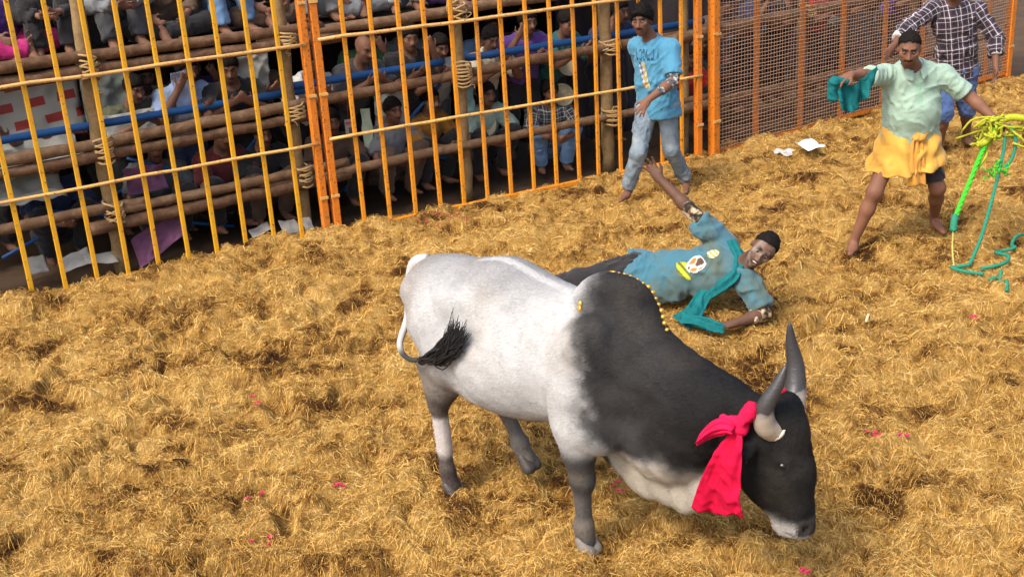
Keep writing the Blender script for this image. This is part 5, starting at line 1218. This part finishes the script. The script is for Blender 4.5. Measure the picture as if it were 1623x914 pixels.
spectator('spectator in brown deep under the deck beside the post left of the double fence post', 'lean', sA(2.68, 1.35, .02), DA, .1, BRN, BLK, GL)
spectator('squatting spectator in olive low between the lowest log and the mauve cloth', 'squat', sA(1.95, 1.3, -.05), DA, .2, OLV, BLK, GL)
# behind the wire mesh
for i, (s, o_, c, p, lb) in enumerate(((.55, .95, RED_, 'squat', 'red-shirted squatting spectator behind the mesh, nearest the double orange post'), (1.15, 1.05, BRN, 'lean', 'brown-shirted spectator leaning behind the mesh'), (1.75, 1.0, NAVY, 'watch', 'navy-shirted spectator behind the mesh'),
                                    (2.35, 1.05, BLK, 'lean', 'black-shirted spectator behind the mesh near the teal cloth'), (2.95, 1.0, RED_, 'watch', 'red-shirted spectator behind the mesh beside the man in plaid'), (3.6, 1.1, GRY, 'lean', 'grey-shirted spectator behind the mesh, hidden partly by the plaid shirt'),
                                    (4.6, 1.0, PUR, 'lean', 'purple-shirted spectator behind the far end of the mesh'), (1.5, 1.6, MAR, 'squat', 'maroon-clad squatting spectator deep behind the mesh'), (5.2, 1.1, BLK, 'watch', 'black-shirted spectator at the far right behind the mesh'))):
    spectator(lb, p, sC(s, o_, 0), DC, (i % 3 - 1) * .15, c, BLK, GL)

# ------------------------------------------------------------------ cloths, sheets and litter behind the fence
def sheet(name, label, cat, c, u, v, w, hgt, mat, amp=.03, seed=0, n=26, group=None, th=.004):
    c = np.asarray(c, float); u = nrm(u); v = nrm(v); nn = nrm(np.cross(u, v)); g_ = np.linspace(-.5, .5, n); U, W_ = np.meshgrid(g_, g_, indexing='ij'); P = np.stack([U * 5 * w, W_ * 5 * hgt, np.full_like(U, seed * 3.3)], -1).reshape(-1, 3)
    z = (ridged(P * 1.3, seed) * .6 + fbm(P * 2.4, 2, seed + 1)) * amp; e = (fbm(P * 1.7 + 9, 2, seed + 2) - .5) * .06
    V = (U.reshape(-1, 1) * (w + e[:, None])) * u + (W_.reshape(-1, 1) * (hgt + e[:, None])) * v + z[:, None] * nn; ii = np.arange(n * n).reshape(n, n)
    Q = np.stack([ii[:-1, :-1], ii[1:, :-1], ii[1:, 1:], ii[:-1, 1:]], -1).reshape(-1, 4); o = link(name, mesh_np(name, V, Q), mat); o.location = c; solid(o, th); return tag(o, label, cat, group)
n = N_('printed_sheet'); v = n.coord(); sp = n.new('TexBrick'); n.L(v, sp.inputs['Vector']); sp.inputs['Scale'].default_value = 1.0; sp.inputs['Brick Width'].default_value = .22; sp.inputs['Row Height'].default_value = .16; sp.inputs['Mortar Size'].default_value = .045
sp.inputs['Color1'].default_value = (.26, .03, .025, 1); sp.inputs['Color2'].default_value = (.20, .04, .035, 1); sp.inputs['Mortar'].default_value = (.27, .27, .245, 1); mp = n.new('Mapping'); mp.inputs['Rotation'].default_value = (math.pi / 2, 0, .1); tc2 = n.new('TexCoord'); n.L(tc2.outputs['Object'], mp.inputs[0]); n.L(mp.outputs[0], sp.inputs['Vector'])
n.color(sp.outputs['Color']); n.bump(n.noise(v, 20, 3), .2, .01); M_PSH = n.set(.7, 0, .3)
M_WSH = mat_cloth('grubby_white_sheet', (.26, .26, .23), .3, .2); M_GSH = mat_cloth('grey_green_cloth', (.13, .15, .14), .3, .2); M_PKC = mat_cloth('mauve_cloth', (.13, .05, .10), .3, .2); M_PAP = mat_plain('paper', (.27, .26, .235), .7, .3, 0, .15, 20); M_BSH = mat_cloth('blue_white_cloth', (.30, .36, .50), .4, .2)
NA = A(-DA[1], DA[0], 0); NB = A(-DB[1], DB[0], 0); Z_ = A(0, 0, 1); GS = 'sheets and cloths behind the fence'
sheet('printed_banner', 'white banner with red blocks hung low behind the yellow fence at the far left', 'banner', sA(.62, 1.15, 1.22), DA, Z_ + NA * .1, .95, .46, M_PSH, .03, 1, group=GS)
sheet('white_sheet', 'grubby white sheet spread under the red and white banner', 'sheet', sA(.50, 1.0, .90), DA, NA + Z_ * .5, .95, .42, M_WSH, .07, 2, group=GS)
sheet('white_sheet', 'grubby white sheet low at the left of the rope-bound post', 'sheet', sA(.35, .95, .62), DA, NA + Z_ * .6, .85, .34, M_WSH, .06, 3, group=GS)
sheet('grey_cloth', 'grey-green cloth hanging right of the rope-bound post', 'cloth', sA(1.30, 1.05, 1.32), DA, Z_, .42, .5, M_GSH, .05, 4, group=GS)
sheet('pale_cloth', 'pale cloth folded over the blue handrail in the yellow fence', 'cloth', sA(1.42, .86, 1.02), DA, Z_ + NA * .4, .45, .26, M_WSH, .05, 5, group=GS)
sheet('blue_white_cloth', 'blue and white cloth hanging over the middle log of the yellow fence', 'cloth', sA(1.86, .80, 1.24), DA * .3 + NA * .1, Z_, .16, .40, M_BSH, .05, 6, group=GS)
sheet('grey_cloth', 'light grey cloth hanging left of the double fence post', 'cloth', sA(2.52, .95, 1.36), DA, Z_, .40, .34, mat_cloth('light_grey_cloth', (.30, .31, .29), .2, .2), .06, 7, group=GS)
sheet('mauve_cloth', 'mauve cloth trailing on the ground at the foot of the yellow fence', 'cloth', sA(1.42, .55, .10), DA + Z_ * .5, NA * .5 + Z_ * .8, .50, .26, M_PKC, .07, 8, group=GS)
sheet('mauve_cloth', 'mauve cloth caught behind the low log by the rope-bound post', 'cloth', sA(1.42, .75, .58), DA, Z_ + NA * .3, .34, .22, M_PKC, .06, 9, group=GS)
sheet('green_white_banner', 'narrow green and white banner hanging right of the double fence post', 'banner', sB(.72, .80, .66), DB, Z_, .10, .42, mat_cloth('pale_green_banner', (.42, .50, .36), .35, .1), .03, 10, group=GS)
sheet('pale_cloth', 'pale grey cloth behind the middle panel left of the scaffold post', 'cloth', sB(1.02, .92, .82), DB, Z_, .34, .36, mat_cloth('pale_grey_cloth', (.30, .31, .31), .2, .2), .07, 11, group=GS)
sheet('teal_rag', 'teal rag hanging by the middle scaffold post', 'cloth', sB(1.80, .85, .72), DB, Z_, .16, .36, mat_cloth('faded_teal', (.16, .27, .27), .25, .2), .05, 12, group=GS)
for i, (s, o_, z, w, hgt, lb) in enumerate(((.42, .75, .02, .16, .22, 'scrap of paper on the dark earth at the far left'), (.72, .62, .03, .24, .18, 'crumpled paper under the blue brace at the left'), (.90, .55, .02, .26, .14, 'torn cardboard leaning by the rope-bound post'),
                                     (2.55, .45, -.03, .16, .16, 'paper scrap at the foot of the yellow fence, right part'), (2.30, .5, -.02, .20, .14, 'paper scrap under the lowest log'), (2.68, .34, .0, .10, .14, 'upright paper scrap just left of the double fence post'))):
    sheet('paper_scrap', lb, 'paper', sA(s, o_, z), DA + Z_ * .2 * math.sin(i * 2), NA * .7 + Z_ * (.35 + .3 * math.sin(i * 3)), w, hgt, M_PAP, .03, 20 + i, 14, 'paper litter behind the fence')
# name badge, round baskets, caps
bd = thing('name_badge', 'white name badge on a lanyard hanging behind the fence beside the double post', 'badge', tuple(sB(.50, .62, .78)))
MB().bbox_(sB(.50, .62, .74), DB, NB, Z_, .055, .003, .085, .002).build('card', M_PAP, bd); MB().bbox_(sB(.50, .616, .79), DB, NB, Z_, .048, .003, .012, .001).build('print', mat_plain('badge_red', (.35, .05, .06)), bd)
MB().bbox_(sB(.50, .616, .72), DB, NB, Z_, .022, .003, .028, .001).build('print', mat_plain('badge_photo', (.08, .06, .06)), bd); MB().tube([sB(.50 + q * .02, .62, .82 + .26 * (1 - abs(q))) for q in np.linspace(-1, 1, 9)], .003, 5).build('lanyard', mat_plain('lanyard', (.2, .03, .03)), bd)
def bowl(c, r, label, mat, tilt):
    V = []; n1 = 20; prof = [(0, 0), (.55, .03), (.9, .22), (1.0, .42), (.94, .42), (.85, .25), (.5, .08), (0, .06)]
    for a_ in range(n1):
        for p_, q_ in prof: V.append((r * p_ * math.cos(a_ / n1 * 6.283), r * p_ * math.sin(a_ / n1 * 6.283), r * q_))
    m_ = len(prof); F = [(a_ * m_ + k, ((a_ + 1) % n1) * m_ + k, ((a_ + 1) % n1) * m_ + k + 1, a_ * m_ + k + 1) for a_ in range(n1) for k in range(m_ - 1)]
    o = link('basket', mesh_np('basket', V, F), mat); o.location = c; o.rotation_euler = tilt; return tag(o, label, 'basket', 'shallow baskets')
M_BSK = mat_cloth('wicker', (.36, .31, .20), .3, .5)
bowl(sB(1.98, .85, .50), .13, 'pale shallow basket leaning behind the fence right of the middle post', M_BSK, (1.25, .1, .4)); bowl(sB(2.95, .82, .95), .12, 'shallow basket high left of the stout post', M_BSK, (1.0, .2, .5)); bowl(sB(2.90, .82, .66), .12, 'shallow basket lower left of the stout post', M_BSK, (1.1, -.2, .4))
# ------------------------------------------------------------------ ropes held by the man in mint green
M_LIME = mat_plain('lime_rope', (.05, .46, .025), .8, .3, 0, .15, 60, .3); M_YELR = mat_plain('yellow_green_rope', (.36, .38, .025), .85, .2, 0, .35, 40, .3); M_TGR = mat_plain('sea_green_rope', (.025, .21, .125), .8, .2, 0, .25, 60, .3)
M_TWN = mat_plain('frayed_twine', (.45, .42, .12), .7, .2, 0, .3, 60)
ropes = thing('tether_rope', 'bright green and yellow tether ropes held in the outstretched hand at the right', 'rope', (3.62, 8.40, .97))
def twist(pts, r, n, mat, name, strands=3, turns=9):
    P = spline(pts, n); T_ = np.gradient(P, axis=0); T_ /= np.linalg.norm(T_, axis=1)[:, None]; u = nrm(np.cross(T_[0], A(.3, .2, 1))); mb = MB(); fr_ = []
    for i in range(n): u = nrm(u - T_[i] * (u @ T_[i])); fr_.append((u, np.cross(T_[i], u)))
    for k in range(strands):
        q = [P[i] + (fr_[i][0] * math.cos(i / n * turns * 6.283 + k * 6.283 / strands) + fr_[i][1] * math.sin(i / n * turns * 6.283 + k * 6.283 / strands)) * r * .55 for i in range(n)]; mb.tube(q, r * .62, 6)
    return mb.build(name, mat, ropes, True)
hp = A(3.64, 8.36, .95)
def on(x, y, dz=.03): return A(x, y, float(gh(x, y)) + dz)
twist([hp + A(-.03, -.02, .0), A(3.53, 8.31, .86), A(3.47, 8.28, .74), A(3.36, 8.20, .53), A(3.26, 8.12, .35)], .017, 60, M_LIME, 'lime_strand', 3, 7)
twist([A(3.26, 8.12, .36), A(3.245, 8.10, .32), A(3.235, 8.08, .26)], .024, 20, M_TGR, 'knot', 3, 3)
twist([A(3.235, 8.08, .26), A(3.215, 8.02, .14), on(3.20, 7.93), on(3.17, 7.86)], .006, 40, M_TWN, 'twine', 2, 10)
twist([hp, A(3.655, 8.31, .86), A(3.63, 8.27, .72), A(3.54, 8.16, .48), A(3.42, 8.02, .22), on(3.30, 7.90, .04)], .0125, 90, M_TGR, 'sea_green_strand', 3, 16)
twist([hp + A(.06, 0, .0), A(3.73, 8.30, .86), A(3.71, 8.27, .74), A(3.65, 8.24, .66)], .012, 50, M_TGR, 'sea_green_strand', 3, 8)
twist([on(3.30, 7.90, .04), on(3.20, 7.90), on(3.16, 7.86), on(3.22, 7.80), on(3.33, 7.72)], .0125, 60, M_TGR, 'ground_strand', 3, 9)
twist([on(3.36, 7.84), on(3.46, 7.84, .04), on(3.56, 7.90, .04), on(3.63, 8.02, .045), on(3.60, 8.16, .045), on(3.68, 8.26, .045), on(3.80, 8.30, .045), on(3.84, 8.44, .04), on(3.95, 8.56, .04), on(4.20, 8.66)], .0125, 120, M_TGR, 'ground_strand', 3, 22)
twist([on(3.47, 7.76), on(3.42, 7.65), on(3.42, 7.55), on(3.38, 7.44)], .0125, 50, M_TGR, 'ground_strand', 3, 8)
twist([on(3.40, 7.64), on(3.36, 7.60), on(3.33, 7.62)], .012, 20, M_TGR, 'ground_strand', 3, 4)
rs = np.random.default_rng(8); mb = MB()
for i in range(26):                                                  # loose yellow-green bunch round the fist
    c0 = hp + rs.normal(0, .028, 3); q = [c0]
    for k in range(4): q.append(q[-1] + A(rs.normal(-.02, .05), rs.normal(0, .03), rs.normal(-.015, .04)))
    mb.tube(spline(q, 14), rs.uniform(.006, .013), 5)
mb.build('bunch', M_YELR, ropes, True)
twist([hp + A(-.02, 0, .03), A(3.70, 8.34, 1.01), A(3.80, 8.31, 1.0), A(3.95, 8.28, .97), A(4.2, 8.25, .9)], .024, 50, M_YELR, 'yellow_strand', 3, 6)
twist([hp, A(3.57, 8.32, .90), A(3.50, 8.30, .84), A(3.45, 8.29, .84)], .022, 30, M_YELR, 'yellow_strand', 3, 5)
mb = MB()
for i in range(16):
    c0 = A(3.60, 8.24, .66) + rs.normal(0, .04, 3); q = [c0]
    for k in range(3): q.append(q[-1] + rs.normal(0, .03, 3))
    mb.tube(spline(q, 8), .005, 4)
mb.build('frayed_tuft', M_LIME, ropes, True)
# ------------------------------------------------------------------ litter in the arena
def flat_bit(name, label, cat, x, y, w, hgt, mat, seed, yaw, amp=.02, group=None, dz=.035, n=9):
    return sheet(name, label, cat, A(x, y, float(gh(x, y)) + dz), A(math.cos(yaw), math.sin(yaw), .1), A(-math.sin(yaw), math.cos(yaw), .05), w, hgt, mat, amp, seed, n, group, .002)
flat_bit('white_paper', 'crumpled white paper lying on the straw before the wire mesh', 'paper', 3.10, 11.52, .19, .30, mat_plain('white_paper', (.78, .78, .76), .6), 40, .2, .04, dz=.05, n=14)
n = N_('clear_plastic'); n.color((.75, .75, .72)); n.b.inputs['Alpha'].default_value = .45; M_CLR = n.set(.15, 0, .6)
flat_bit('plastic_bag', 'crinkled clear plastic scrap beside the white paper', 'plastic', 2.87, 11.63, .17, .22, M_CLR, 41, .5, .05, dz=.05, n=14)
M_PET = mat_plain('pink_petal', (.62, .03, .10), .7, .3, 0, .3, 40)
PETS = ((-1.57, 6.42, 'pink petals on the straw left of the bull, midway to the fence'), (3.06, 7.14, 'pink petals on the straw below the ground ropes'), (-1.40, 5.38, 'pink petals low on the left of the straw'), (1.89, 5.57, 'pink petals right of the head of the bull'),
        (2.03, 5.45, 'pink petals farther right of the head of the bull'), (1.20, 4.35, 'pink petals at the bottom edge below the muzzle'), (-.95, 5.36, 'pink petals left of the hind hoof'), (-1.26, 4.87, 'pink petals at the lower left'), (-.59, 10.0, 'pink petals at the foot of the middle fence panel'),
        (.62, 5.04, 'pink petals under the dewlap of the bull'), (.46, 5.21, 'pink petals behind the fore leg of the bull'), (.97, 5.89, 'pink petals behind the neck of the bull'))
rs = np.random.default_rng(9)
for i, (x, y, lb) in enumerate(PETS):
    t = thing('flower_petals', lb, 'petals', (x, y, float(gh(x, y)) + .03), 'fallen pink petals')
    for k in range(rs.integers(3, 7) if i != 8 else 16):
        sp_ = .03 if i != 8 else .11; c0 = A(*rs.normal(0, sp_, 2), rs.uniform(0, .012)); a_ = rs.uniform(0, 6.28); w_ = rs.uniform(.006, .012); u = A(math.cos(a_), math.sin(a_), rs.normal(0, .3)) * w_ * 1.5; v_ = A(-math.sin(a_), math.cos(a_), rs.normal(0, .3)) * w_
        vv = [c0 + u * math.cos(q) + v_ * math.sin(q) + A(0, 0, .004 * math.cos(2 * q)) for q in np.linspace(0, 6.283, 7)[:-1]]
        vv += [p - A(0, 0, .002) for p in vv]; F = [tuple(range(6)), tuple(range(11, 5, -1))] + [(k2, (k2 + 1) % 6, 6 + (k2 + 1) % 6, 6 + k2) for k2 in range(6)]
        link('petal', mesh_np('petal', vv, F), M_PET, t)
st = MB().tube([on(2.31, 7.10, .045), on(2.34, 7.15, .055), on(2.38, 7.24, .05)], (.009, .010, .007), 6)
c0 = np.asarray(st.v).mean(0); o = link('stick', mesh_np('stick', np.asarray(st.v) - c0, st.f, True), mat_plain('pale_stick', (.55, .46, .26))); o.location = c0; tag(o, 'short pale stick on the straw right of the fallen man', 'stick')
